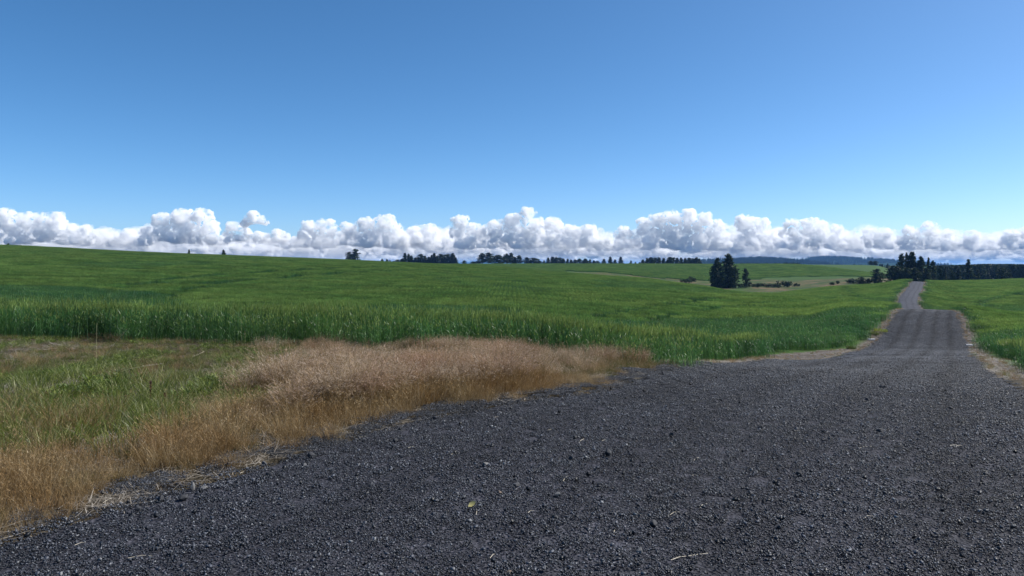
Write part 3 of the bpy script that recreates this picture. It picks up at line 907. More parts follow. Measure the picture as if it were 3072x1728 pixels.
def lay_gravel():
    protos = [gravel_patch('gravel_handful', 0.55, 760, 40 + q, 0.006, 0.018) for q in range(4)] + [gravel_patch('gravel_handful_coarse', 1.1, 1100, 60 + q, 0.009, 0.024) for q in range(3)]
    P, R, S, I = [], [], [], []
    for (size, y0, y1, i0, nv) in ((0.5, 3.4, 28, 0, 4), (0.74, 28, 96, 4, 3)):
        gx = np.arange(-20, 62, size); gy = np.arange(y0, y1, size)
        X, Y = np.meshgrid(gx, gy); X, Y = X.ravel(), Y.ravel()
        rng = np.random.default_rng(int(y1))
        X = X + rng.uniform(-.1, .1, len(X)) * size; Y = Y + rng.uniform(-.1, .1, len(Y)) * size
        ok = (np.abs(X) < 0.76 * Y + 1)
        wob = edge_wob(Y, 1.0)
        tl = (X - road_c(Y)) + road_h(Y) + wob
        tr = (X - road_c(Y)) - road_h(Y) - edge_wob(Y, 7.0)
        ok &= (tl > 0.12) & (tr < -0.05)
        X, Y = X[ok], Y[ok]
        Z = road_z(X, Y) + 0.012 + size * 0.016 + (rng.uniform(0, 0.012, len(X)) if size > 0.6 else 0)
        psi = rng.uniform(0, 6.28, len(X))
        P.append(np.stack([X, Y, Z], -1)); R.append(tilt(normal_at(X, Y, .6), psi)); S.append(np.ones(len(X))); I.append(i0 + rng.integers(0, nv, len(X)))
    # thin spill over the left edge into the grass
    rng = np.random.default_rng(4)
    NS = 420; Y = 18 * rng.random(NS) ** 0.6 + 4; X = road_c(Y) - road_h(Y) - edge_wob(Y, 1.0) + rng.uniform(-0.45, 0.25, NS)
    P.append(np.stack([X, Y, ground_z(X, Y) + 0.035], -1)); R.append(np.stack([0 * X, 0 * X, rng.uniform(0, 6.28, NS)], -1)); S.append(rng.uniform(.4, .8, NS)); I.append(rng.integers(0, 4, NS))
    o = scatter('gravel', protos, np.concatenate(P), np.concatenate(R), np.concatenate(S), np.concatenate(I), 'loose crushed dark grey stone covering the road and turnout')
    print('gravel patches', len(o.data.vertices))
lay_gravel()

# ================================================================ verge grasses
GOLD = leaf_material('dry_grass', [(0, (0.13, 0.086, 0.036)), (0.4, (0.26, 0.178, 0.080)), (0.8, (0.38, 0.280, 0.140)), (1, (0.56, 0.48, 0.33))], trans=0.35, rough=0.6, spec=0.25, tint=(0.78, 0.66, 0.54), tint_scale=1.1)
SEED = leaf_material('grass_seed_head', [(0, (0.24, 0.19, 0.130)), (0.5, (0.43, 0.355, 0.26)), (1, (0.68, 0.60, 0.49))], trans=0.35, rough=0.65, spec=0.2, tint=(0.80, 0.62, 0.60), tint_scale=0.8)
GREEN = leaf_material('green_grass', [(0, (0.042, 0.070, 0.012)), (0.6, (0.105, 0.142, 0.022)), (0.9, (0.20, 0.225, 0.042)), (1, (0.40, 0.40, 0.18))], trans=0.4, rough=0.45, spec=0.4)
OLIVE = leaf_material('olive_grass', [(0, (0.045, 0.066, 0.016)), (0.5, (0.090, 0.112, 0.028)), (1, (0.19, 0.175, 0.065))], trans=0.35, rough=0.55, spec=0.25, tint=(1.0, 0.86, 0.80), tint_scale=0.6)
STRAW = leaf_material('pale_straw', [(0, (0.13, 0.11, 0.085)), (0.5, (0.24, 0.21, 0.175)), (1, (0.42, 0.385, 0.335))], trans=0.1, rough=0.6, spec=0.3)
WEED = leaf_material('weed_leaf', [(0, (0.042, 0.076, 0.012)), (0.6, (0.095, 0.145, 0.022)), (1, (0.19, 0.23, 0.045))], trans=0.35, rough=0.5, spec=0.35)

def disc(n, r, rng):
    a = rng.uniform(0, 2 * math.pi, n); q = r * np.sqrt(rng.random(n))
    return np.stack([q * np.cos(a), q * np.sin(a), np.zeros(n)], -1), a

def clump(name, kind, seed):
    rng = np.random.default_rng(seed)
    if kind == 'gold':
        n = 150; b, a = disc(n, 0.16, rng)
        L = rng.uniform(0.14, 0.34, n)
        v, f, P = ribbons(b, a + rng.normal(0, .7, n), L, 0.0032, rng.uniform(0.0, 0.55, n), rng.uniform(0, 0.9, n), nseg=3, tip=0.3, rng=rng)
        parts = [(v, f, 0)]
        m = rng.random(n) < 0.35
        v, f, _ = ribbons(P[m, 3], rng.uniform(0, 6.28, m.sum()), rng.uniform(0.02, 0.045, m.sum()), 0.006, 0.6, 0.9, nseg=1, tip=0.2, rng=rng); parts.append((v, f, 0))
        mats = [GOLD]
    elif kind == 'cheat':
        n = 95; b, a = disc(n, 0.15, rng)
        L = rng.uniform(0.28, 0.52, n)
        az = a + rng.normal(0, .6, n)
        v, f, P = ribbons(b, az, L, 0.0030, rng.uniform(0.0, 0.35, n), rng.uniform(0.2, 1.0, n), nseg=4, tip=0.4, rng=rng)
        parts = [(v, f, 0)]
        for q in range(5):                         # drooping spikelets along the upper part of each stem
            t = rng.uniform(0.58, 1.0, n) * 4; i = np.minimum(t.astype(int), 3); w = (t - i)[:, None]
            p0 = P[np.arange(n), i] * (1 - w) + P[np.arange(n), i + 1] * w
            v, f, _ = ribbons(p0, az + rng.normal(0, .8, n), rng.uniform(0.03, 0.065, n), 0.0042, rng.uniform(0.5, 1.4, n), 0.9, nseg=1, tip=0.25, rng=rng); parts.append((v, f, 1))
        v, f, _ = ribbons(disc(60, 0.15, rng)[0], rng.uniform(0, 6.28, 60), rng.uniform(0.08, 0.2, 60), 0.0035, 0.4, 0.8, nseg=2, tip=0.2, rng=rng); parts.append((v, f, 0))
        mats = [GOLD, SEED]
    elif kind == 'green':
        n = 55; b, a = disc(n, 0.15, rng)
        v, f, _ = ribbons(b, a + rng.normal(0, .6, n), rng.uniform(0.16, 0.40, n), rng.uniform(0.005, 0.010, n), rng.uniform(0.0, 0.5, n), rng.uniform(0.1, 1.3, n), nseg=4, tip=0.08, rng=rng)
        parts = [(v, f, 0)]
        v, f, _ = ribbons(disc(14, 0.15, rng)[0], rng.uniform(0, 6.28, 14), rng.uniform(0.12, 0.3, 14), 0.005, 0.3, 1.0, nseg=3, tip=0.1, rng=rng); parts.append((v, f, 1))
        mats = [GREEN, STRAW]
    elif kind == 'olive':
        n = 130; b, a = disc(n, 0.18, rng)
        v, f, P = ribbons(b, a + rng.normal(0, 1, n), rng.uniform(0.08, 0.22, n), 0.0040, rng.uniform(0.0, 0.7, n), rng.uniform(0, 1.0, n), nseg=2, tip=0.2, rng=rng)
        parts = [(v, f, 0)]
        m = rng.random(n) < 0.25
        v, f, _ = ribbons(P[m, 2], rng.uniform(0, 6.28, m.sum()), rng.uniform(0.02, 0.04, m.sum()), 0.006, 0.8, 0.8, nseg=1, tip=0.2, rng=rng); parts.append((v, f, 1))
        mats = [OLIVE, SEED]
    elif kind == 'weed':
        n = 70; b, a = disc(n, 0.16, rng)
        b = b + np.stack([0 * a, 0 * a, rng.uniform(0, 0.16, n)], -1)
        v, f, _ = ribbons(b, a + rng.normal(0, .8, n), rng.uniform(0.05, 0.12, n), rng.uniform(0.018, 0.04, n), rng.uniform(0.4, 1.2, n), rng.uniform(0.2, 1.0, n), nseg=3, taper=0, tip=0.15, face=a + 1.57, rng=rng)
        parts = [(v, f, 0)]
        v, f, _ = ribbons(disc(16, 0.12, rng)[0], rng.uniform(0, 6.28, 16), rng.uniform(0.1, 0.22, 16), 0.004, 0.2, 0.3, nseg=2, tip=0.5, rng=rng); parts.append((v, f, 0))
        mats = [WEED]
    elif kind == 'straw':
        n = 120; b, a = disc(n, 0.28, rng)
        b = b + np.stack([0 * a, 0 * a, rng.uniform(0.005, 0.035, n)], -1)
        v, f, _ = ribbons(b, rng.normal(0.4, 0.8, n) + math.pi * rng.integers(0, 2, n), rng.uniform(0.06, 0.26, n), rng.uniform(0.003, 0.007, n), rng.normal(1.55, 0.10, n), rng.normal(0, 0.15, n), nseg=2, tip=0.7, rng=rng)
        parts = [(v, f, 0)]; mats = [STRAW]
    V, F, M = join(parts)
    return proto(name, mesh_np(name, V, F, mats=mats, matidx=M))

KINDS = ['gold', 'cheat', 'green', 'olive', 'weed', 'straw']
def plant_verge():
    protos, start = [], {}
    for k in KINDS:
        start[k] = len(protos)
        for q in range(3): protos.append(clump('grass_' + k, k, 3000 + 17 * q + len(protos)))
    rng = np.random.default_rng(77)
    n = 12000
    X = rng.uniform(-19, 12, n * 4); Y = rng.uniform(3.6, 24, n * 4)
    ok = verge_mask(X, Y) & (np.abs(X) < 0.78 * Y + 1.0)
    X, Y = X[ok], Y[ok]
    e = (road_c(Y) - road_h(Y) - edge_wob(Y, 1.0) - X) * 0.868       # metres from the gravel
    px = 512 + FPX * X / Y
    n1 = fbm(X * 0.35, Y * 0.35, octaves=3, seed=81); n2 = fbm(X * 0.9, Y * 0.9, octaves=3, seed=82); n3 = fbm(X * 0.5, Y * 0.5, octaves=2, seed=83)
    u = rng.random(len(X))
    kind = np.full(len(X), -1); sc = np.ones(len(X)); keep = np.ones(len(X))
    centre = sstep(215, 330, px + 40 * n1)                              # tall cheatgrass bank
    back = sstep(11.6, 13.2, Y + 0.6 * n1) * (1 - centre)               # short mixed sward behind
    midL = (1 - centre) * (1 - back) * sstep(1.5, 2.3, e + 0.5 * n2)     # green clumps and straw on the left
    edge = 1 - np.clip(centre + back + midL, 0, 1)
    tot = centre + back + midL + edge
    pick = u * tot
    G_ = {k: i for i, k in enumerate(KINDS)}
    r2 = rng.random(len(X))
    zc = pick < centre; zb = ~zc & (pick < centre + back); zm = ~zc & ~zb & (pick < centre + back + midL); ze = ~zc & ~zb & ~zm
    near = e + 0.35 * n2
    kind[zc] = np.where(near[zc] < 0.95, G_['gold'], np.where(r2[zc] < 0.80, G_['cheat'], np.where(r2[zc] < 0.93, G_['gold'], G_['olive'])))
    tall = np.clip(0.95 + 0.5 * fbm(X * 0.9, Y * 1.0, octaves=2, seed=88), 0.5, 1.4)
    sc[zc] = np.where(near[zc] < 0.95, 0.60 + 0.45 * np.clip(e[zc], 0, 1), 1.0) * tall[zc]
    late = zc & (Y > 13.0 + 1.5 * n2); kind[late] = np.where(rng.random(late.sum()) < 0.55, G_['olive'], kind[late]); sc[late & (kind == G_['olive'])] *= 1.4
    kind[zb] = np.where(n2[zb] > 0.12, np.where(r2[zb] < .55, G_['weed'], G_['green']), np.where(n1[zb] > 0.45, np.where(r2[zb] < .4, G_['gold'], np.where(r2[zb] < .7, G_['cheat'], G_['olive'])), np.where(r2[zb] < .78, G_['olive'], np.where(r2[zb] < .93, G_['green'], G_['gold']))))
    sc[zb] = 0.52 + 0.15 * r2[zb]
    low = np.interp(Y, [11.5, 14.5, 17.0], [1.0, 0.80, 0.55]); low = np.where((px > 375) & (px < 475), np.maximum(low, 0.95 - 0.012 * np.abs(px - 422)), low); low = np.where((px > 475) & (px < 560), np.maximum(low, 0.62), low); low = np.where(px >= 560, np.maximum(low, 0.80), low); low = low * (1 - 0.5 * sstep(628, 662, px))
    kind[zm] = np.where(n3[zm] > 0.28, np.where(r2[zm] < 0.6, G_['straw'], G_['green']), np.where(Y[zm] > 10.2, np.where(r2[zm] < 0.55, G_['weed'], np.where(r2[zm] < 0.8, G_['green'], G_['straw'])), np.where(r2[zm] < 0.78, G_['green'], np.where(r2[zm] < .9, G_['olive'], G_['gold']))))
    sc[zm] = 0.78 + 0.25 * r2[zm]
    kind[ze] = np.where(r2[ze] < 0.86, G_['gold'], np.where(r2[ze] < 0.94, G_['olive'], G_['straw']))
    sc[ze] = 0.62 + 0.40 * np.clip(e[ze] / 1.2, 0, 1) + 0.2 * n2[ze]
    sc = sc * low * np.interp(e, [-0.4, 0.0, 0.5], [0.45, 0.7, 1.0])
    dens = np.where(zc, np.clip(0.85 + 0.5 * n2, 0.3, 1.0), np.where(zb, 0.95, np.where(zm, 0.75, 0.9))) * sstep(-0.42, 0.5, e + 0.22 * n2)
    bare = (e < 1.6) & (n3 > 0.35) & (px < 330)
    dens = np.where(bare, dens * 0.6, dens)
    dens = dens * (1 - 0.85 * sstep(648, 672, px))
    keepm = (rng.random(len(X)) < dens) & (kind >= 0) & (rng.random(len(X)) < np.where(zb, 1.0, np.where(zm, 0.75, 0.66)))
    X, Y, kind, sc = X[keepm], Y[keepm], kind[keepm], sc[keepm]
    # the lower straw carpet between the clumps
    m = 900
    xs = rng.uniform(-18, 9, m * 5); ys = rng.uniform(3.8, 19, m * 5)
    ok = verge_mask(xs, ys) & (np.abs(xs) < 0.78 * ys + 1); xs, ys = xs[ok][:1500], ys[ok][:1500]
    nn = fbm(xs * 0.5, ys * 0.5, octaves=2, seed=83)
    kk = rng.random(len(xs)) < np.where(ys > 12, 0.05, 0.25) + 0.55 * (nn > 0.25)
    X = np.concatenate([X, xs[kk]]); Y = np.concatenate([Y, ys[kk]]); kind = np.concatenate([kind, np.full(kk.sum(), G_['straw'])]); sc = np.concatenate([sc, rng.uniform(.7, 1.2, kk.sum())])
    Z = ground_z(X, Y) - 0.01
    psi = rng.uniform(0, 6.28, len(X))
    idx = np.array([start[KINDS[k]] for k in kind]) + rng.integers(0, 3, len(X))
    scatter('verge_grass', protos, np.stack([X, Y, Z], -1), np.stack([0 * X, 0 * X, psi], -1), sc * rng.uniform(.9, 1.12, len(X)), idx,
            'dry golden and pinkish roadside grass with green clumps and straw left of the gravel')
    # shoulders of the road farther on: straw, dry stems, a few green tufts
    P, K, S = [], [], []
    ys = rng.uniform(19, 330, 5200) ** 1.0
    ys = np.exp(rng.uniform(math.log(18), math.log(330), 3200))
    side = rng.integers(0, 2, len(ys))
    off = rng.exponential(0.5, len(ys)) - 0.05
    x = np.where(side == 0, road_c(ys) - road_h(ys) - edge_wob(ys, 1.0) - off, road_c(ys) + road_h(ys) + edge_wob(ys, 7.0) + off * 1.5)
    ok = (off < 1.8)
    gx = rng.uniform(10, 34, 2500); gy = rng.uniform(29, 64, 2500)
    g = gap_mask(gx, gy) > 0.5
    x = np.concatenate([x[ok], gx[g]]); ys2 = np.concatenate([ys[ok], gy[g]])
    # rough grass on the right hand side of the turnout, just beyond the picture's edge
    m = 900; ry = rng.uniform(2, 19.5, m); rx = road_c(ry) + road_h(ry) + edge_wob(ry, 7.0) + rng.uniform(0.1, 6.5, m)
    x = np.concatenate([x, rx]); ys2 = np.concatenate([ys2, ry])
    r = rng.random(len(x)); r[-m:] = rng.uniform(0.55, 1.0, m)
    k = np.where(r < 0.66, G_['straw'], np.where(r < 0.86, G_['gold'], np.where(r < 0.95, G_['olive'], G_['green'])))
    s_ = np.interp(ys2, [18, 60, 120, 330], [0.7, 0.9, 1.4, 2.2]) * rng.uniform(.7, 1.2, len(x)) * np.where(k == G_['straw'], 1.0, 0.6)
    z = np.maximum(ground_z(x, ys2), np.where(np.abs(road_t(x, ys2)) < 1.03, road_z(x, ys2), -99))
    idx = np.array([start[KINDS[q]] for q in k]) + rng.integers(0, 3, len(x))
    P2 = [proto(o.name.split('.')[0], o.data) for o in protos]
    scatter('shoulder_straw', P2, np.stack([x, ys2, z], -1), np.stack([0 * x, 0 * x, rng.uniform(0, 6.28, len(x))], -1), s_, idx, 'pale straw and dry stems strewn along both edges of the road')
plant_verge()

# ================================================================ trees
BARK = NT('bark'); _b = BARK.n('ShaderNodeBsdfPrincipled', i_Roughness=0.9)
BARK.l(BARK.ramp(BARK.noise(BARK.pos(), 1.5, 4), [(0.3, (0.035, 0.024, 0.018)), (0.7, (0.10, 0.065, 0.045))]), _b.inputs['Base Color']); BARK.l(_b.outputs[0], BARK.out.inputs['Surface']); BARK = BARK.m
NEEDLE = leaf_material('needles', [(0, (0.012, 0.023, 0.013)), (0.6, (0.028, 0.046, 0.020)), (1, (0.065, 0.090, 0.034))], trans=0.25, rough=0.6, spec=0.2)
BUSH = leaf_material('bush_leaf', [(0, (0.012, 0.026, 0.010)), (0.6, (0.026, 0.048, 0.016)), (1, (0.055, 0.080, 0.025))], trans=0.25, rough=0.6, spec=0.2)

def trunk_mesh(H, r0, seed):
    rng = np.random.default_rng(seed)
    k = 7; zs = np.array([0, .03, .15, .35, .6, .85, 1.0]) * H; rr = np.interp(zs / H, [0, .03, .15, 1], [1.35, 1.0, .85, .08]) * r0
    wob = np.cumsum(rng.normal(0, 0.03 * r0 * 3, (len(zs), 2)), 0)
    V = []
    for z, r, w in zip(zs, rr, wob):
        for q in range(k):
            a = 2 * math.pi * q / k; V.append((w[0] + r * math.cos(a), w[1] + r * math.sin(a), z))
    F = [(i * k + q, i * k + (q + 1) % k, (i + 1) * k + (q + 1) % k, (i + 1) * k + q) for i in range(len(zs) - 1) for q in range(k)]
    return np.array(V), np.array(F)

def crown_mesh(kind, seed):
    """Crown of a conifer of unit height: boughs in whorls carrying many small needle sprays."""
    rng = np.random.default_rng(seed)
    base, prof, nb, gap = {
        'fir':   (0.06, lambda t: 0.24 * (1 - t) ** 0.85 + 0.012, 150, 0.03),
        'spire': (0.05, lambda t: 0.17 * (1 - t) ** 0.8 + 0.012, 140, 0.03),
        'pine':  (0.20, lambda t: 0.25 * np.sin(np.pi * np.clip(0.18 + 0.80 * t, 0, 1)) ** 0.75 * (1 - 0.35 * t) + 0.01, 120, 0.16),
        'round': (0.10, lambda t: 0.36 * np.sin(np.pi * np.clip(0.16 + 0.82 * t, 0, 1)) ** 0.6 + 0.01, 150, 0.06),
        'dense': (0.00, lambda t: 0.27 * np.sin(np.pi * np.clip(0.26 + 0.73 * t, 0, 1)) ** 0.7 + 0.01, 230, 0.02),
    }[kind]
    V, F, o = [], [], 0
    lump = rng.uniform(0, 10, 3)
    for b in range(nb):
        t = (b + rng.random()) / nb
        z = base + (1 - base) * t
        a = rng.uniform(0, 2 * math.pi)
        L = float(prof(t)) * rng.uniform(0.62, 1.12) * (1 + 0.28 * float(vnoise(np.array([a * 1.2 + lump[0]]), np.array([t * 7 + lump[1]]), seed=seed)[0]))
        if rng.random() < gap: continue
        droop = (0.30 if kind in ('fir', 'spire', 'dense') else 0.0) * (1 - t) - 0.25 * t
        ns = 3 + int(L / 0.036)
        for s in range(ns):
            q = (s + rng.random()) / ns
            q = q ** 0.7
            c = np.array([math.cos(a) * L * q, math.sin(a) * L * q, z - droop * L * q]) + rng.normal(0, 0.012, 3)
            sz = rng.uniform(0.034, 0.062) * (1.15 - 0.4 * q)
            d1 = np.array([math.cos(a), math.sin(a), -droop]) + rng.normal(0, 0.5, 3); d1 /= np.linalg.norm(d1)
            d2 = np.cross(d1, rng.normal(0, 1, 3)); d2 /= np.linalg.norm(d2) + 1e-9
            V += [c - d1 * sz, c + d2 * sz * 0.55 + d1 * sz * .1, c + d1 * sz * 1.1, c - d2 * sz * 0.55 + d1 * sz * .1]
            F.append((o, o + 1, o + 2, o + 3)); o += 4
    return np.array(V), np.array(F)

TREE_SRC = {}
def tree_sources():
    for kind, n in (('fir', 4), ('spire', 3), ('pine', 4), ('round', 3), ('dense', 2)):
        TREE_SRC[kind] = []
        for q in range(n):
            cv, cf = crown_mesh(kind, 7000 + 31 * q + len(kind)); tv, tf = trunk_mesh(0.95, 0.016, 40 + q)
            TREE_SRC[kind].append((mesh_np('crown', cv, cf, NEEDLE), mesh_np('trunk', tv, tf, BARK, smooth=True)))
tree_sources()
WID = {'fir': 0.50, 'spire': 0.36, 'pine': 0.50, 'round': 0.72, 'dense': 0.54}    # crown width over height of the unit tree

def tree(px, top, d, wpx, kind, label, group, var=0, name='conifer_tree'):
    """A tree on the ground at depth d whose tip reaches the given line and whose crown spans wpx."""
    x = (px - 512) / FPX * d
    gz = float(ground_z(np.array([x]), np.array([d]))[0])
    H = EYE + (264 - top) / FPX * d - gz
    H = max(H, 2.0)
    if d > 900: wpx = wpx * 1.45
    w = wpx / FPX * d / (WID[kind] * H)
    root = bpy.data.objects.new(name, None); COL.objects.link(root)
    root.empty_display_size = 0.5
    root.location = (x, d, gz - 0.15); root.rotation_euler = (0, 0, (px * 1.7 + var * 2.1) % 6.28)
    root.scale = (H * w, H * w, H)
    cm, tm = TREE_SRC[kind][int(px * 3 + var) % len(TREE_SRC[kind])]
    obj('trunk', tm, root); obj('crown', cm, root)
    tag(root, label, 'tree', group)
    return root

ORD = ['first', 'second', 'third', 'fourth', 'fifth', 'sixth', 'seventh', 'eighth', 'ninth', 'tenth', 'eleventh', 'twelfth', 'thirteenth', 'fourteenth', 'fifteenth', 'sixteenth', 'seventeenth', 'eighteenth', 'nineteenth', 'twentieth']
g0 = 'lone trees on the left skyline'
tree(8, 243.6, 560, 6, 'round', 'tiny tree tip peeping over the crest at the far left edge', g0)
tree(189, 249.6, 560, 5, 'spire', 'pointed tree tip peeping over the hill crest below the twin headed cloud', g0)
tree(223.5, 249.8, 560, 8, 'fir', 'spiky tree tip on the crest below the lone cloud puff', g0)
tree(349.5, 252, 900, 10, 'round', 'broader lower left tree of the pair standing alone on the crest', g0)
tree(355.5, 249, 905, 9, 'pine', 'taller right tree of the pair standing alone on the crest', g0)
g1 = 'trees along the skyline beyond the fields'
for i, (p, t) in enumerate(((367.5, 261), (372, 261), (375, 261.2), (379, 261.3))):
    tree(p, t - 0.6, 1050, 3, 'fir', ORD[i] + ' of four tiny trees right of the lone pair on the crest', g1)
tree(382, 259, 1000, 4.5, 'spire', 'small pointed tree standing apart before the long dark row', g1)
tree(387, 259.2, 1000, 5, 'fir', 'left one of two small firs just before the long dark row', g1)
tree(390, 260.2, 1000, 4, 'fir', 'right one of two small firs just before the long dark row', g1)
row = [(393.5, 261, 5), (397.6, 259.6, 6), (401.5, 259, 6), (405, 253.1, 8), (408.6, 254.2, 6), (411.2, 255.6, 6), (415.5, 257.4, 6), (418, 257, 5), (421, 254.2, 7), (425, 255.7, 6), (428.8, 257, 6), (431.5, 255, 5), (434.2, 253.2, 6), (437, 256, 5), (440.8, 254.2, 9), (444.5, 257, 6), (448.2, 254.1, 9), (452.6, 253.3, 6), (455.5, 257.4, 6)]
for i, (p, t, w) in enumerate(row):
    tree(p, t, 985 + (i * 37) % 40, w, ['fir', 'dense', 'pine', 'fir', 'spire', 'round', 'fir'][(i * 5) % 7] if w < 8 else 'round' if w > 8 else 'fir', ORD[i] + ' conifer from the left in the long dark row on the skyline', g1, i)
tree(464.3, 260.4, 1000, 4, 'round', 'small rounded tree alone in the gap after the long dark row', g1)
tree(473, 261.4, 1000, 5, 'round', 'low bushy tree left of the tall loose pines', g1)
tree(477.3, 261.0, 1000, 7, 'round', 'wider low bushy tree touching the tall loose pines', g1)
tree(482.2, 253.2, 1000, 9, 'pine', 'first tall loose pine from the left in the open stand mid skyline', g1)
tree(488.7, 252.6, 1005, 10, 'pine', 'second tall loose pine mid skyline with a bent top', g1, 1)
tree(498, 255.2, 990, 12, 'round', 'broad spreading pine standing alone between the two stands mid skyline', g1)
tree(506.5, 253.8, 1000, 9, 'pine', 'left tall pine of the close group below the tallest cloud tower', g1, 2)
tree(510.9, 252.9, 1003, 7, 'pine', 'tallest pine of the close group below the tallest cloud tower', g1)
tree(514.6, 257, 1000, 7, 'fir', 'shorter fir inside the close group below the tallest cloud tower', g1)
tree(519, 255.4, 1000, 8, 'pine', 'right pine of the close group below the tallest cloud tower', g1, 1)
tree(526.9, 257.2, 1000, 7, 'pine', 'single pine just right of the close group mid skyline', g1, 3)
tree(530.5, 260.4, 1000, 5, 'fir', 'small fir beside a broad dark tree mid skyline', g1)
tree(534, 258, 1000, 11, 'round', 'broad dark round tree mid skyline', g1)
tree(538.8, 260.6, 1000, 6, 'round', 'low round tree on the right flank of the broad dark tree', g1, 1)
tree(544, 260.4, 1040, 3.5, 'spire', 'thin spire alone before the second dark row', g1)
row = [(548.2, 257.7, 6), (552.7, 256.8, 7), (556.2, 257.4, 6), (560, 257.4, 6), (563, 258.6, 5), (567.5, 258.8, 5), (571, 259.6, 5), (575, 259.4, 5), (579.5, 258.6, 6), (585.3, 258.6, 6), (590, 259.3, 5), (594, 260.3, 5), (597.5, 260.8, 5)]
for i, (p, t, w) in enumerate(row):
    tree(p, t, 1050 + (i * 53) % 90, w, ['fir', 'round', 'dense', 'spire', 'pine'][(i * 3) % 5], ORD[i] + ' conifer from the left in the second dark row, right of centre skyline', g1, i)
for i, (p, t, w) in enumerate([(604, 258.9, 6), (610.3, 256.7, 6), (615, 259.4, 5), (620.6, 256.8, 6)]):
    tree(p, t, 980, w, 'fir', ORD[i] + ' of four firs spaced along the humped green crest', g1, i)
for i, (p, t, w) in enumerate([(631, 260.6, 3.5), (635.5, 261.8, 3), (639.5, 262, 3)]):
    tree(p, t, 1000, w, 'fir', ORD[i] + ' of three tiny firs before the dense dark block', g1, i)
row = [(643, 259.5), (647, 258), (651, 257.2), (655, 257.6), (659, 257.3), (663.5, 258), (667.5, 260.2), (670, 257.0), (673.5, 257.5), (677, 257.8), (681, 257.6), (685, 258), (689, 257.7), (693, 258.3), (696.5, 257.3), (699.3, 258.6)]
for i, (p, t) in enumerate(row):
    tree(p, t, 950 + (i * 29) % 50, 6.2, ['fir', 'dense', 'spire', 'fir', 'round'][(i * 3) % 5], ORD[i] + ' conifer from the left in the dense dark block left of the big pair', g1, i)
g2 = 'conifers in the hollow before the far field'
tree(717.5, 258.6, 452, 15, 'dense', 'lower left one of the two big dark conifers in the hollow', g2)
tree(728.5, 254.4, 455, 18, 'dense', 'tallest big dark conifer standing in the hollow', g2, 1)
tree(735.0, 268.5, 450, 9, 'round', 'short dark tree tucked against the right foot of the big conifers', g2)
tree(713.5, 266.0, 451, 9, 'round', 'short dark tree tucked against the left foot of the big conifers', g2, 1)
tree(745.6, 268.8, 455, 9, 'round', 'small pine standing alone just right of the big conifers', g2, 2)
for i, p in enumerate((871, 875.5)):
    tree(p, 260.9, 900, 6, 'round', ('left' if i == 0 else 'right') + ' one of two dark trees on the far field crest under the blue hill', g1, i)
g3 = 'grove where the road tops the far rise'
grove = [(877.5, 269, 430, 14, 'round', 'rounded tree standing alone left of the roadside grove'),
 (861.5, 277, 430, 11, 'round', 'low bushy tree at the left end of the roadside grove'),
 (868.5, 278.5, 430, 7, 'round', 'small bush like tree between the low bushy tree and the rounded tree'),
 (893, 266, 440, 15, 'round', 'broad lower tree on the left shoulder of the roadside grove'),
 (901.5, 253.6, 450, 13, 'pine', 'tall open pine with gaps in the roadside grove'),
 (906.5, 252.6, 452, 6, 'pine', 'thin sparse topped pine in the middle of the roadside grove'),
 (911.8, 252, 448, 14, 'dense', 'tallest densest conifer of the roadside grove'),
 (921, 257, 446, 13, 'dense', 'dark conifer right behind the road top, next to the tallest'),
 (928.5, 258, 455, 9, 'fir', 'pointed conifer right of the road top'),
 (933, 260.6, 455, 9, 'pine', 'shorter rounded pine beside the pointed conifer right of the road top'),
 (899, 266, 438, 14, 'round', 'dark lower tree filling the foot of the open pine'),
 (907, 268, 437, 14, 'round', 'dark lower tree just left of where the road vanishes'),
 (915, 268, 437, 14, 'round', 'dark lower tree directly behind where the road vanishes'),
 (926, 268, 440, 12, 'round', 'dark lower tree just right of where the road vanishes'),
 (940, 265.8, 470, 8, 'fir', 'left one of two mid height firs on the right edge of the grove'),
 (945, 267.5, 470, 7, 'fir', 'right one of two mid height firs on the right edge of the grove'),
 (951.5, 270.5, 480, 8, 'round', 'small rounded tree in front of the far forest'),
 (958.5, 268.5, 480, 9, 'fir', 'fir left of the tall lone conifer before the forest'),
 (968.2, 259.8, 470, 14, 'fir', 'tall broad conifer standing above the far forest at right'),
 (977.5, 269.5, 480, 9, 'fir', 'low fir on the right of the tall broad conifer'),
 (1002, 267.6, 480, 13, 'round', 'dark rounded tree before the forest near the right edge'),
 (1009.5, 270, 480, 8, 'fir', 'low dark fir beside the rounded tree near the right edge')]
for i, (p, t, d, w, k, lab) in enumerate(grove): tree(p, t, d, w, k, lab, g3, i)

# ---------------------------------------------------------------- bushes in the gully
def bush_mesh(seed):
    rng = np.random.default_rng(seed)
    n = 420
    lob = rng.uniform(-0.35, 0.35, (5, 3)); lob[:, 2] = rng.uniform(0.3, 0.6, 5)
    c = lob[rng.integers(0, 5, n)]
    d = rng.normal(0, 1, (n, 3)); d /= np.linalg.norm(d, axis=1, keepdims=True)
    p = c + d * rng.uniform(0.15, 0.36, (n, 1)); p[:, 2] = np.abs(p[:, 2])
    V, F = [], []
    for i in range(n):
        s = rng.uniform(0.05, 0.10); a = rng.normal(0, 1, 3); a /= np.linalg.norm(a); b = np.cross(a, rng.normal(0, 1, 3)); b /= np.linalg.norm(b)
        V += [p[i] - a * s, p[i] + b * s * .7, p[i] + a * s, p[i] - b * s * .7]; F.append((4 * i, 4 * i + 1, 4 * i + 2, 4 * i + 3))
    return mesh_np('bush', np.array(V), np.array(F), BUSH)
BUSHES = [bush_mesh(q) for q in range(4)]
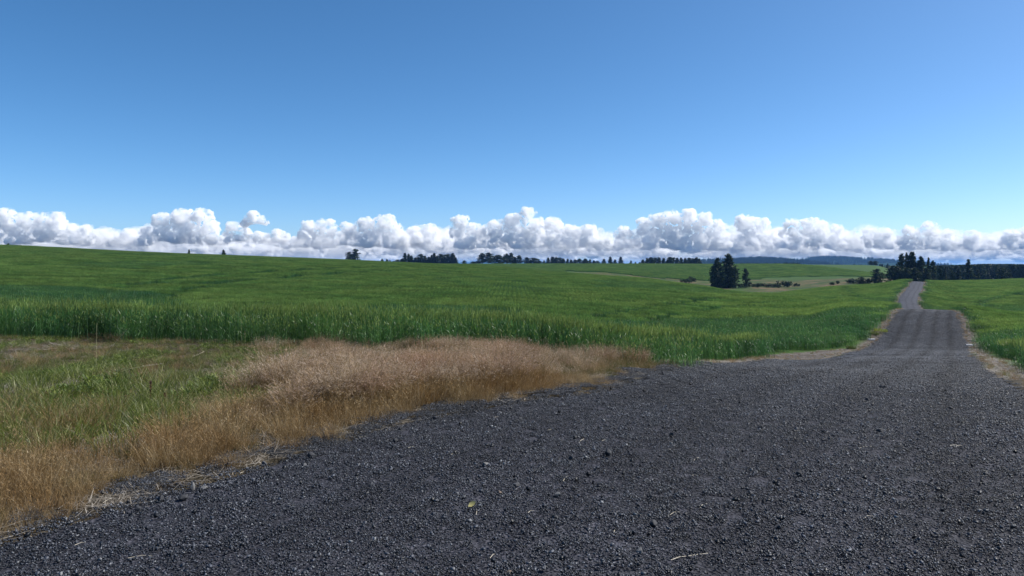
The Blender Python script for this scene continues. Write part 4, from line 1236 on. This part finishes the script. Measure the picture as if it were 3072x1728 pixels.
def bush(px, py, d, wpx, hpx, label, i):
    x = (px - 512) / FPX * d
    gz = float(ground_z(np.array([x]), np.array([d]))[0])
    o = obj('bush', BUSHES[i % 4]); k = d / FPX
    o.location = (x, d, gz - 0.1); o.scale = (wpx * k * 1.1, wpx * k, hpx * k * 1.35); o.rotation_euler = (0, 0, i * 1.3)
    tag(o, label, 'bush', 'bushes in the gully')
bl = [(785, 470, 11, 6, 'largest dark bush in the gully bottom right of the small pine'), (774, 468, 7, 4, 'dark bush just left of the largest gully bush'), (757, 466, 6, 4, 'dark bush near the foot of the small pine, right side'),
      (749, 464, 8, 5, 'bush at the foot of the small pine'), (741, 462, 9, 4, 'low bush in the shade between big conifers and small pine'), (762.5, 474, 6, 4, 'middle bush of the gully scrub'),
      (768, 466, 6, 3.5, 'low bush in the gully left of the pair of larger ones'), (795, 480, 4, 3, 'small bush on the brown bank above the largest gully bush'), (798.5, 482, 3, 2.5, 'tiny bush right beside the small one on the brown bank'),
      (832, 470, 5, 3, 'green bush at the right end of the brown bank'), (838, 476, 4, 3, 'dark little bush at the right end of the brown bank'), (849, 480, 10, 4, 'wide dark bush on the bank left of the roadside trees'),
      (856, 470, 8, 4, 'dark bush next to the low bushy tree'), (753.5, 474, 5, 3.5, 'small bush behind the foot of the small pine'), (779, 460, 7, 4, 'bush hard against the left of the largest gully bush, lower down'),
      (690.5, 540, 5, 3, 'upper dark bush on the far brown slope left of big conifers'), (694.5, 535, 4, 2.5, 'second dark bush on the far brown slope'), (693, 515, 5, 3.5, 'third dark bush on the far brown slope'),
      (689, 500, 7, 4, 'widest dark bush on the far brown slope'), (685.5, 498, 5, 3, 'lower left dark bush on the far brown slope'), (681.5, 500, 3, 2.5, 'leftmost small bush on the far brown slope')]
for i, (p, d, w, h, lab) in enumerate(bl): bush(p, 0, d, w, h, lab, i)

# ---------------------------------------------------------------- hills on the horizon and woods
HILLG = NT('wooded_hill'); _b = HILLG.n('ShaderNodeBsdfPrincipled', i_Roughness=1.0); _b.inputs['Specular IOR Level'].default_value = 0
HILLG.l(HILLG.ramp(HILLG.noise(HILLG.pos(), 0.006, 4), [(0.40, (0.012, 0.024, 0.012)), (0.62, (0.020, 0.036, 0.014)), (0.70, (0.07, 0.09, 0.03))]), _b.inputs['Base Color']); HILLG.l(_b.outputs[0], HILLG.out.inputs['Surface']); HILLG = HILLG.m
def hill(d, depth, prof, label):
    pxs = np.linspace(prof[0][0], prof[-1][0], 120); k = np.interp(pxs, [p for p, _ in prof], [t for _, t in prof])
    for _ in range(3): k[1:-1] = (k[:-2] + 2 * k[1:-1] + k[2:]) / 4
    u = np.linspace(-1, 1, 15)
    PX, U = np.meshgrid(pxs, u, indexing='ij')
    Y = d + U * depth; X = (PX - 512) / FPX * d
    top = EYE + (264 - k) / FPX * d
    Z = -12 + (top[:, None] + 12) * (1 - U ** 2) ** 0.8 + 2.5 * fbm(X * 0.004, Y * 0.004, octaves=3, seed=5) * (1 - U ** 2)
    n0, n1_ = PX.shape; idx = np.arange(n0 * n1_).reshape(n0, n1_)
    F = np.stack([idx[:-1, :-1], idx[1:, :-1], idx[1:, 1:], idx[:-1, 1:]], -1).reshape(-1, 4)
    o = obj('hills', mesh_np('hills', np.stack([X, Y, Z], -1).reshape(-1, 3), F, HILLG, smooth=True))
    tag(o, label, kind='structure')
    return X, Y, Z
hA = hill(4200, 700, [(684, 266), (699, 261.6), (712, 261.4), (737, 261.2), (751, 260.2), (767, 260.6), (776, 262.2), (790, 264.4), (800, 266)], 'low wooded ridge hazy blue behind the big dark conifers')
hB = hill(5600, 900, [(776, 266.5), (792, 264.6), (802, 261.2), (815, 259.3), (829, 258.3), (848, 259.4), (868, 262.4), (881, 265), (896, 267)], 'wooded hazy blue hill behind the far green field')
hill(21000, 1800, [(340, 265), (362, 262.6), (380, 262.0), (395, 263.4), (415, 263), (432, 262), (447, 261.3), (462, 262.6), (478, 261.4), (500, 261.8), (515, 262.4), (535, 262.2), (552, 264), (560, 265)], 'faint pale blue distant hills low on the horizon')

def woods():
    far = leaf_material('forest_needles', [(0, (0.012, 0.026, 0.018)), (0.6, (0.028, 0.050, 0.026)), (1, (0.060, 0.090, 0.038))], trans=0.2, rough=0.6, spec=0.2)
    def fm(me):
        m = me.copy(); m.materials.clear(); m.materials.append(far); return m
    protos = [proto('wood_conifer', fm(TREE_SRC[k][q][0])) for k, q in (('fir', 0), ('fir', 1), ('spire', 0), ('dense', 0))]
    rng = np.random.default_rng(12)
    P, S = [], []
    for (X, Y, Z), n, h in ((hA, 1500, 20), (hB, 2200, 22)):
        i = rng.integers(0, X.shape[0] - 1, n); j = rng.integers(1, 9, n); u, v = rng.random((2, n))
        f = lambda A: (A[i, j] * (1-u) + A[i+1, j] * u) * (1-v) + (A[i, j+1] * (1-u) + A[i+1, j+1] * u) * v
        x, y, z = f(X), f(Y), f(Z)
        keep = (fbm(x * 0.004, y * 0.004, octaves=2, seed=15) < 0.55)
        P.append(np.stack([x, y, z - 1], -1)[keep]); hh = h * rng.uniform(.55, 1.15, n)[keep]; S.append(np.stack([hh * 1.2, hh * 1.2, hh], -1))
    # right hand forest
    n = 3600
    d = rng.uniform(640, 1350, n); px = rng.uniform(934, 1090, n)
    x = (px - 512) / FPX * d; z = ground_z(x, d)
    line = np.interp(px, [918, 935, 960, 985, 1010, 1040, 1090], [266.5, 265.3, 264.8, 263.8, 264.0, 264.4, 264.4]) + rng.exponential(2.8, n) + 0.1
    hh = np.clip(EYE + (264 - line) / FPX * d - z, 5, 21)
    P.append(np.stack([x, d, z - 0.3], -1)); S.append(np.stack([hh * 1.15, hh * 1.15, hh], -1))
    # low thin belt of trees on the far crest
    n = 70
    d = rng.uniform(1050, 1150, n); px = rng.uniform(734, 800, n); x = (px - 512) / FPX * d; z = ground_z(x, d)
    hh = np.clip(EYE + (264 - (262.6 + rng.exponential(.4, n))) / FPX * d - z, 2, 12); P.append(np.stack([x, d, z], -1)); S.append(np.stack([hh, hh, hh], -1))
    n = 26
    px = rng.uniform(850, 893, n); d = rng.uniform(960, 1000, n); x = (px - 512) / FPX * d; z = ground_z(x, d); hh = np.clip(EYE + (264 - 263.6) / FPX * d - z, 1.5, 12) * rng.uniform(.6, 1, n); P.append(np.stack([x, d, z], -1)); S.append(np.stack([hh, hh, hh], -1))
    P = np.concatenate(P); S = np.concatenate(S)
    scatter('forest', protos, P, np.stack([0 * P[:, 0], 0 * P[:, 0], rng.uniform(0, 6.28, len(P))], -1), S, rng.integers(0, 4, len(P)), 'dark conifer forest at right and on the far blue hills')
woods()

# ---------------------------------------------------------------- haze in the air
def haze():
    s = 27500.0; z0, z1 = -40.0, 95.0
    V = np.array([(-s, -s, z0), (s, -s, z0), (s, s, z0), (-s, s, z0), (-s, -s, z1), (s, -s, z1), (s, s, z1), (-s, s, z1)], float)
    F = np.array([(3, 2, 1, 0), (4, 5, 6, 7), (0, 1, 5, 4), (1, 2, 6, 5), (2, 3, 7, 6), (3, 0, 4, 7)])
    m = bpy.data.materials.new('haze'); m.use_nodes = True; t = m.node_tree; t.nodes.clear()
    o_ = t.nodes.new('ShaderNodeOutputMaterial'); v = t.nodes.new('ShaderNodeVolumePrincipled')
    v.inputs['Color'].default_value = (0.22, 0.48, 1.0, 1); v.inputs['Density'].default_value = 5e-5; v.inputs['Anisotropy'].default_value = 0.1
    t.links.new(v.outputs[0], o_.inputs['Volume'])
    o = obj('haze', mesh_np('haze', V, F, m)); tag(o, 'thin blue summer haze over the fields', kind='stuff')
haze()

# ================================================================ stones lying loose on the gravel
def rock_mat(name, c0, c1):
    s = NT(name)
    b = s.n('ShaderNodeBsdfPrincipled', i_Roughness=0.8)
    s.l(s.ramp(s.noise(s.pos(), 60, 4), [(0.3, c0), (0.7, c1)]), b.inputs['Base Color'])
    bp = s.n('ShaderNodeBump', i_Strength=0.5, i_Distance=0.004); s.l(s.noise(s.pos(), 90, 5), bp.inputs['Height']); s.l(bp.outputs[0], b.inputs['Normal'])
    s.l(b.outputs[0], s.out.inputs['Surface'])
    return s.m
ROCKM = {'dark': rock_mat('dark_rock', (0.012, 0.013, 0.016), (0.032, 0.034, 0.040)), 'grey': rock_mat('grey_rock', (0.045, 0.047, 0.052), (0.095, 0.097, 0.105)),
         'light': rock_mat('light_rock', (0.085, 0.085, 0.085), (0.15, 0.148, 0.145)), 'brown': rock_mat('brown_rock', (0.09, 0.065, 0.048), (0.17, 0.13, 0.10))}

def rock_mesh(seed):
    """An angular broken stone of unit half width: a cut block with chipped edges, flat where it lies."""
    import bmesh
    rng = np.random.default_rng(seed)
    bm = bmesh.new()
    p = rng.normal(0, 1, (16, 3)); p /= np.linalg.norm(p, axis=1, keepdims=True)
    p *= rng.uniform(0.78, 1.0, (16, 1)); p[:, 2] = np.clip(p[:, 2], -0.45, 0.8)
    for q in p: bm.verts.new(q)
    r = bmesh.ops.convex_hull(bm, input=bm.verts)
    junk = list({g for g in r['geom_interior'] + r['geom_unused'] if isinstance(g, bmesh.types.BMVert)})
    bmesh.ops.delete(bm, geom=junk, context='VERTS')
    bmesh.ops.bevel(bm, geom=bm.edges[:], offset=0.07, segments=1, affect='EDGES')
    me = bpy.data.meshes.new('rock'); bm.to_mesh(me); bm.free()
    return me
ROCKS = [rock_mesh(800 + q) for q in range(8)]

def rock(px, py, wpx, hpx, tone, label, i):
    x, y, z = at(px, py)
    k = y / FPX
    me = ROCKS[i % 8].copy(); me.materials.append(ROCKM[tone])
    o = obj('rock', me)
    o.location = (x, y, z + 0.30 * hpx * k + 0.012); o.scale = (wpx * k * 0.55, wpx * k * 0.5, hpx * k * 0.85); o.rotation_euler = (0, 0, i * 0.9)
    tag(o, label, 'rock', 'loose rocks on the gravel road')
rocks = [(311, 459, 9, 6, 'dark', 'largest dark blocky rock at the grass edge, left of centre'), (296, 458, 12, 2.5, 'dark', 'long flat dark stone just left of the largest blocky rock'),
 (269, 478, 9, 5, 'dark', 'dark pointed rock alone on the gravel below the flat stone'), (192, 491, 7, 8, 'light', 'tall light grey slab of rock leaning at the gravel edge'),
 (205, 491, 9, 4, 'light', 'flat light grey rock right beside the tall leaning slab'), (171, 491, 10, 4, 'dark', 'dark flat rock left of the tall leaning slab'),
 (161, 502, 8, 6, 'dark', 'dark upright rock of the pair below the leaning slab'), (183, 501, 11, 5, 'dark', 'wide dark rock of the pair below the leaning slab'),
 (138, 513, 8, 6, 'dark', 'dark peaked rock at the lower left gravel edge'), (132, 517, 7, 3, 'dark', 'low dark stone touching the peaked rock at lower left'),
 (38, 528, 9, 5, 'dark', 'dark rock beside the grass near the bottom left corner'), (28, 534, 8, 4, 'dark', 'dark low rock nearest the bottom left corner'), (305, 468, 6, 4, 'grey', 'grey angular stone under the largest blocky rock'),
 (264, 467, 7, 5, 'grey', 'grey angular stone above the dark pointed rock'), (221, 488, 7, 3, 'grey', 'small bluish grey stone right of the flat light rock'),
 (608, 457, 9, 7, 'dark', 'dark round rock standing out in the middle of the gravel'), (485, 467, 9, 4, 'light', 'pale flat stone in the middle gravel left of the dark round rock'),
 (517, 487, 9, 4, 'grey', 'grey lens shaped stone in the middle gravel'), (558, 497, 9, 4, 'light', 'pale wedge shaped stone in the middle gravel'), (573, 491, 7, 4, 'dark', 'dark stone just above the pale wedge shaped stone'),
 (499, 495, 7, 3, 'brown', 'brownish stone left of the grey lens shaped stone'), (652, 500, 10, 4, 'dark', 'dark slab lying right of the pale wedge'), (653, 527, 10, 6, 'dark', 'dark stone with a lit top in the lower middle gravel'),
 (555, 521, 8, 5, 'dark', 'dark lump in the lower middle gravel'), (531, 524, 7, 4, 'dark', 'smaller dark lump left of the one in the lower middle'), (640, 555, 9, 7, 'light', 'pale rounded stone near the bottom, with its shadow on the left'),
 (509, 575, 8, 3, 'brown', 'brownish stone at the bottom edge, middle of frame'), (545, 571, 9, 3.5, 'grey', 'grey flat stone at the bottom edge'), (571, 461, 7, 4, 'dark', 'dark stone left of the dark round middle rock'),
 (672, 438, 8, 5, 'dark', 'dark stone in the gravel right of centre'), (425, 421, 8, 4, 'dark', 'dark stone by the grass edge at centre left'), (435, 420, 6, 3, 'dark', 'smaller dark stone right beside the one by the grass edge'),
 (518, 403, 6, 3, 'dark', 'dark stone at the grass edge before the tall dry grass'), (472, 409, 5, 3, 'brown', 'small brown stone on the grass edge at centre'), (520, 421, 6, 3, 'dark', 'one dark stone below the grass edge stones at centre'),
 (396, 443, 8, 4, 'dark', 'dark flat stone off the grass edge left of centre'), (379, 444, 5, 3, 'dark', 'small dark stone left of the flat one off the grass edge'),
 (761, 431, 7, 5, 'dark', 'left one of a level line of three dark stones at right'), (797, 431, 6, 3, 'dark', 'middle one of a level line of three dark stones at right'), (880, 433, 9, 4, 'dark', 'right one, widest, of a level line of three dark stones'),
 (799.5, 477, 8, 6, 'dark', 'dark peaked stone in the right gravel'), (766.5, 477, 6, 4, 'dark', 'smaller dark stone level with the peaked one at right'), (750, 496, 7, 4, 'dark', 'dark stone lower left of the peaked one at right'),
 (784, 504, 6, 4, 'dark', 'dark stone below the peaked one at right'), (779, 530, 9, 4, 'dark', 'dark flat stone low in the right gravel'), (945, 402, 7, 3, 'dark', 'dark flat stone on the track near the right edge'),
 (867, 402, 6, 4, 'dark', 'dark stone level with the flat one, nearer the road middle'), (882.5, 389, 8, 4, 'dark', 'farthest big dark stone on the road middle'), (986, 477, 6, 4, 'dark', 'dark stone near the right edge of the gravel'), (890, 572, 9, 4, 'dark', 'dark stone at the bottom right edge')]
for i, r in enumerate(rocks): rock(*r, i)

# ================================================================ straws and a leaf on the gravel
STRAWM = NT('dry_straw'); _b = STRAWM.n('ShaderNodeBsdfPrincipled', i_Roughness=0.5); _b.inputs['Base Color'].default_value = (0.50, 0.45, 0.35, 1); STRAWM.l(_b.outputs[0], STRAWM.out.inputs['Surface']); STRAWM = STRAWM.m

def tube(pts, r, sides=5):
    pts = np.array(pts, float); n = len(pts); V, F = [], []
    r = np.broadcast_to(r, (n,))
    for i in range(n):
        d = pts[min(i + 1, n - 1)] - pts[max(i - 1, 0)]; d /= np.linalg.norm(d) + 1e-9
        a = np.cross(d, (0.3, 0.2, 1.0) if abs(d[2]) < 0.9 else (1, 0, 0)); a /= np.linalg.norm(a); b = np.cross(d, a)
        for q in range(sides):
            t = 2 * math.pi * q / sides; V.append(pts[i] + r[i] * (math.cos(t) * a + math.sin(t) * b))
    for i in range(n - 1):
        for q in range(sides): F.append((i * sides + q, i * sides + (q + 1) % sides, (i + 1) * sides + (q + 1) % sides, (i + 1) * sides + q))
    return np.array(V), np.array(F)

def straw(pts, label, group='pale straws lying on the gravel', w=1.0):
    W = [at(*p) for p in pts]
    if len(W) == 2: W = [W[0], ((W[0][0] + W[1][0]) / 2, (W[0][1] + W[1][1]) / 2 + 0.03, 0), W[1]]
    W = [(x, y, float(surf_z(np.array([x]), np.array([y]))[0]) + 0.024) for x, y, _ in W]
    o0 = np.array(W[0]); V, F = tube(np.array(W) - o0, 0.0026 * w, 5)
    o = obj('straw', mesh_np('straw', V, F, STRAWM, smooth=True)); o.location = o0
    tag(o, label, 'straw', group)
straw([(671, 564), (679, 561), (686, 560)], 'left half of the long bent pale straw near the bottom right of centre')
straw([(687, 560), (697, 558.5), (708, 557)], 'right half of the long bent pale straw near the bottom right of centre')
ss = [((670, 518), (680, 515)), ((700, 511), (707, 507)), ((694, 463), (699, 460)), ((579, 445), (584, 441)), ((563, 484), (568, 479)), ((490, 562), (496, 558)), ((476, 519), (477, 513)), ((614, 538), (615.5, 533)),
      ((528, 516), (534, 514)), ((692, 478), (699, 478.5)), ((602, 443), (608, 442.5)), ((166, 484), (176, 481)), ((240, 476), (248, 473)), ((103, 506), (112, 501)), ((359, 439.5), (367, 438.5)), ((408, 450), (417, 449)), ((450, 457), (459, 456)),
      ((493, 420), (499, 418.5)), ((546, 433), (552, 431.5)), ((860, 450.5), (872, 449)), ((950, 448), (960, 447.5)), ((956, 449), (962, 448)), ((794, 433.5), (800, 433)), ((893, 387), (899, 386)), ((955, 384.5), (961, 384)), ((865, 521), (874, 519.5)), ((128, 562), (152, 560)), ((74, 549), (84, 546))]
sl_ = ['pale straw right of the dark slab in the middle gravel', 'pale straw leaning up right of the one by the dark slab', 'short pale straw halfway between the middle and right dark stones', 'pale straw up left of the dark round middle rock', 'pale straw left of the dark round middle rock, below it',
       'pale straw at the bottom below the fallen leaf', 'upright looking pale straw just under the fallen leaf', 'upright looking pale straw above the bent double straw', 'pale straw beside the dark lumps in the lower middle', 'level pale straw far right of the dark round middle rock', 'level pale straw above the dark round middle rock',
       'pale straw above the tall leaning slab at the grass edge', 'pale straw by the dark pointed rock', 'pale straw above the peaked rock at lower left', 'pale straw between the grass and the flat stone left of centre', 'pale straw right of the flat stone off the grass edge', 'pale straw left of the pale flat middle stone',
       'pale straw near the grass edge at centre', 'pale straw in the gravel below the end of the tall dry grass', 'long level pale straw left of the wide right stone', 'upper pale straw of two close together near the right edge', 'lower pale straw of two close together near the right edge', 'tiny pale straw beside the middle one of three stones', 'pale straw beside the farthest big dark stone', 'tiny pale straw out on the wheel track near the right edge',
       'pale straw alone in the lower right gravel', 'longest pale straw near the bottom left', 'short pale straw above the longest one near the bottom left']
for (a, b), lab in zip(ss, sl_): straw([a, b], lab, w=0.8)

def leaf():
    x, y, z = at(468, 511)
    L = 0.075
    V = [(0, 0, 0), (L * .3, L * .22, .012), (L * .7, L * .2, .02), (L, 0, .012), (L * .7, -L * .2, .004), (L * .3, -L * .22, 0), (L * .5, 0, -.006)]
    F = [(0, 1, 6), (1, 2, 6), (2, 3, 6), (3, 4, 6), (4, 5, 6), (5, 0, 6)]
    m = NT('yellow_leaf'); b = m.n('ShaderNodeBsdfPrincipled', i_Roughness=0.6); b.inputs['Base Color'].default_value = (0.30, 0.27, 0.10, 1); m.l(b.outputs[0], m.out.inputs['Surface'])
    o = obj('fallen_leaf', mesh_np('fallen_leaf', np.array(V), np.array(F), m.m)); o.location = (x, y, z + 0.035); o.rotation_euler = (0.5, -0.3, 0.5)
    tag(o, 'curled yellowish dead leaf on the gravel left of centre', 'leaf')
leaf()

# ================================================================ tall stalks standing above the verge
STALK = NT('dry_stalk'); _b = STALK.n('ShaderNodeBsdfPrincipled', i_Roughness=0.5); _b.inputs['Base Color'].default_value = (0.40, 0.38, 0.20, 1); STALK.l(_b.outputs[0], STALK.out.inputs['Surface']); STALK = STALK.m
DOCK = leaf_material('dock_seed', [(0, (0.06, 0.022, 0.014)), (1, (0.14, 0.055, 0.035))], trans=0.1)
def stalk(px, py, path, r, label, head=True):
    """path: picture offsets of points up the stalk, in the plane facing the viewer at its foot."""
    x, y, z = at(px, py, ground_z); k = y / FPX
    P = np.array([(0, 0, -0.03)] + [(dx * k, 0.03 * i, dy * k) for i, (dx, dy) in enumerate(path)])
    t = np.linspace(0, 1, len(P)); tt = np.linspace(0, 1, 14); Q = np.stack([np.interp(tt, t, P[:, c]) for c in range(3)], -1)
    for _ in range(3): Q[1:-1] = (Q[:-2] + 2 * Q[1:-1] + Q[2:]) / 4
    root = bpy.data.objects.new('grass_stalk', None); COL.objects.link(root); root.location = (x, y, z)
    V, F = tube(Q, np.linspace(r, r * 0.5, 14), 5); obj('stem', mesh_np('stem', V, F, STALK, smooth=True), root)
    if head:
        rng = np.random.default_rng(int(px)); n = 26
        b = Q[-4] + (Q[-1] - Q[-4]) * rng.random((n, 1)); v, f, _ = ribbons(b, rng.uniform(0, 6.28, n), 0.035, 0.006, 0.5, 0.4, nseg=1, rng=rng)
        obj('seed_head', mesh_np('seed_head', v, f, SEED), root)
    tag(root, label, 'grass stalk', 'tall dry stalks in the verge')
stalk(95.5, 374, [(1, 18), (0, 35), (-0.5, 51)], 0.0021, 'tall thin straight pale stalk standing up against the wheat at left', False)
stalk(96.5, 375, [(6, 14), (15, 29), (29, 45)], 0.0030, 'tall pale stalk arching to the right against the wheat at left')
stalk(103, 381, [(14, 8), (30, 13), (59, 16.5)], 0.0045, 'long pale stalk bent over to the right, nearly level, at left')
stalk(242, 346, [(-0.5, 10), (-1, 18), (-1.5, 27)], 0.0022, 'thin pale stalk standing before the wheat edge, left of the tall grass', False)
stalk(246, 346, [(-1, 8), (-1.5, 14)], 0.003, 'shorter pale stalk beside the thin one before the wheat edge')
stalk(422, 358, [(0.3, 8), (0.3, 16)], 0.0035, 'pale upright stalk in the highest tuft of dry grass')
stalk(534, 372, [(2, 8), (3, 13), (2, 18)], 0.005, 'yellow green thistle like stalk before the wheat, right of the highest tuft')
straw([(38, 351.5), (58, 349)], 'long pale straw lying across the grass at far left', group='long pale straws in the verge', w=1.6)
straw([(192, 358), (204, 352.5)], 'pale straw leaning in the short grass before the wheat', group='long pale straws in the verge', w=1.4)

def dock(px, py, hpx, lean, label):
    x, y, z = at(px, py, ground_z); k = y / FPX; h = hpx * k
    root = bpy.data.objects.new('dock_plant', None); COL.objects.link(root); root.location = (x, y, z)
    V, F = tube([(0, 0, -.03), (lean * h * .4, 0, h * .5), (lean * h, 0, h)], [0.006, 0.005, 0.003], 5); obj('stem', mesh_np('stem', V, F, DOCK), root)
    rng = np.random.default_rng(int(px * 7)); n = 90; t = rng.uniform(0.35, 1.0, n)
    b = np.stack([lean * h * t, 0 * t, h * t], -1); v, f, _ = ribbons(b, rng.uniform(0, 6.28, n), 0.03, 0.012, rng.uniform(0.4, 1.0, n), 0.3, nseg=1, tip=0.5, rng=rng)
    obj('seed_head', mesh_np('seed_head', v, f, DOCK), root)
    tag(root, label, 'dock plant', 'rusty dock stalks in the verge')
dock(150.5, 408, 26, 0.0, 'tallest rusty dock spike, upright, at the right of the green grass patch')
dock(121, 412, 16, 0.35, 'leaning rusty dock spike in the green grass patch')
dock(453, 366, 13, 0.15, 'left dock spike of the dark pair below the highest tuft')
dock(459, 366, 13, 0.3, 'right dock spike of the dark pair below the highest tuft')
dock(462, 388, 16, 0.2, 'left dock spike of the rusty pair in the front of the dry grass')
dock(467, 389, 16, 0.15, 'right dock spike of the rusty pair in the front of the dry grass')
dock(164, 412, 18, 0.05, 'small dark dock spike right of the tallest one')

# ================================================================ culvert ends and weeds by the road
def culvert(px, py, wpx, heading, label):
    x, y, z = at(px, py); k = y / FPX
    L, R = wpx * k, 0.12
    m = NT('galvanised_steel'); b = m.n('ShaderNodeBsdfPrincipled', i_Roughness=0.45, i_Metallic=0.0); m.l(m.ramp(m.noise(m.pos(), 8, 4), [(0.3, (0.30, 0.30, 0.31)), (0.7, (0.62, 0.62, 0.62))]), b.inputs['Base Color']); m.l(b.outputs[0], m.out.inputs['Surface'])
    n, sd = 41, 20; V, F = [], []
    for layer in (0, 1):
        for i in range(n):
            r = R * (1.0 + 0.10 * math.sin(i / (n - 1) * 2 * math.pi * 7)) - layer * 0.012
            for q in range(sd):
                a = 2 * math.pi * q / sd; V.append(((i / (n - 1) - 0.5) * L, r * math.cos(a), r * math.sin(a)))
    for layer in (0, 1):
        o_ = layer * n * sd
        for i in range(n - 1):
            for q in range(sd):
                f = (o_ + i * sd + q, o_ + i * sd + (q + 1) % sd, o_ + (i + 1) * sd + (q + 1) % sd, o_ + (i + 1) * sd + q); F.append(f if layer == 0 else f[::-1])
    for i in (0, n - 1):
        for q in range(sd): F.append((i * sd + q, n * sd + i * sd + q, n * sd + i * sd + (q + 1) % sd, i * sd + (q + 1) % sd))
    o = obj('culvert_pipe', mesh_np('culvert_pipe', np.array(V), np.array(F), m.m, smooth=True))
    o.location = (x, y, z + 0.045); o.rotation_euler = (0, 0, heading)
    tag(o, label, 'culvert', 'pale corrugated culvert ends')
culvert(871.5, 340.5, 6.5, -0.15, 'pale corrugated culvert end half buried at the left road edge beside the straw gap')
culvert(969.5, 346, 7, -0.15, 'pale corrugated culvert end half buried at the right road edge')

def weed_clump(px, py, w, h, stops, label, seed):
    x, y, z = at(px, py, ground_z); k = y / FPX; rng = np.random.default_rng(seed)
    n = 500; b, a = disc(n, w * k / 2, rng); b[:, 1] *= 1.6
    b[:, 2] = rng.uniform(0, 0.5, n) * h * k
    v, f, _ = ribbons(b, rng.uniform(0, 6.28, n), rng.uniform(0.10, 0.26, n), rng.uniform(0.015, 0.04, n), rng.uniform(0.2, 0.9, n), rng.uniform(0.2, 0.9, n), nseg=2, taper=0, rng=rng)
    m = leaf_material('weed_flower', stops, trans=0.4)
    o = obj('weed_clump', mesh_np('weed_clump', v, f, m)); o.location = (x, y, z)
    tag(o, label, 'weed', 'weed clumps at the road edge')
weed_clump(881, 332, 11, 4.5, [(0, (0.08, 0.12, 0.015)), (1, (0.26, 0.29, 0.04))], 'bright yellow green weed clump at the left road edge above the culvert end', 1)
weed_clump(874, 335, 8, 4, [(0, (0.07, 0.10, 0.02)), (1, (0.15, 0.18, 0.04))], 'olive weed clump left of the bright yellow green one', 2)
weed_clump(851, 349.5, 8, 4, [(0, (0.06, 0.10, 0.02)), (1, (0.13, 0.18, 0.04))], 'green weed clump alone in the bare straw gap beside the road', 3)
weed_clump(816, 341, 9, 5, [(0, (0.08, 0.13, 0.02)), (1, (0.17, 0.23, 0.04))], 'yellowish weed clump in the low gap between the two stands of wheat', 4)
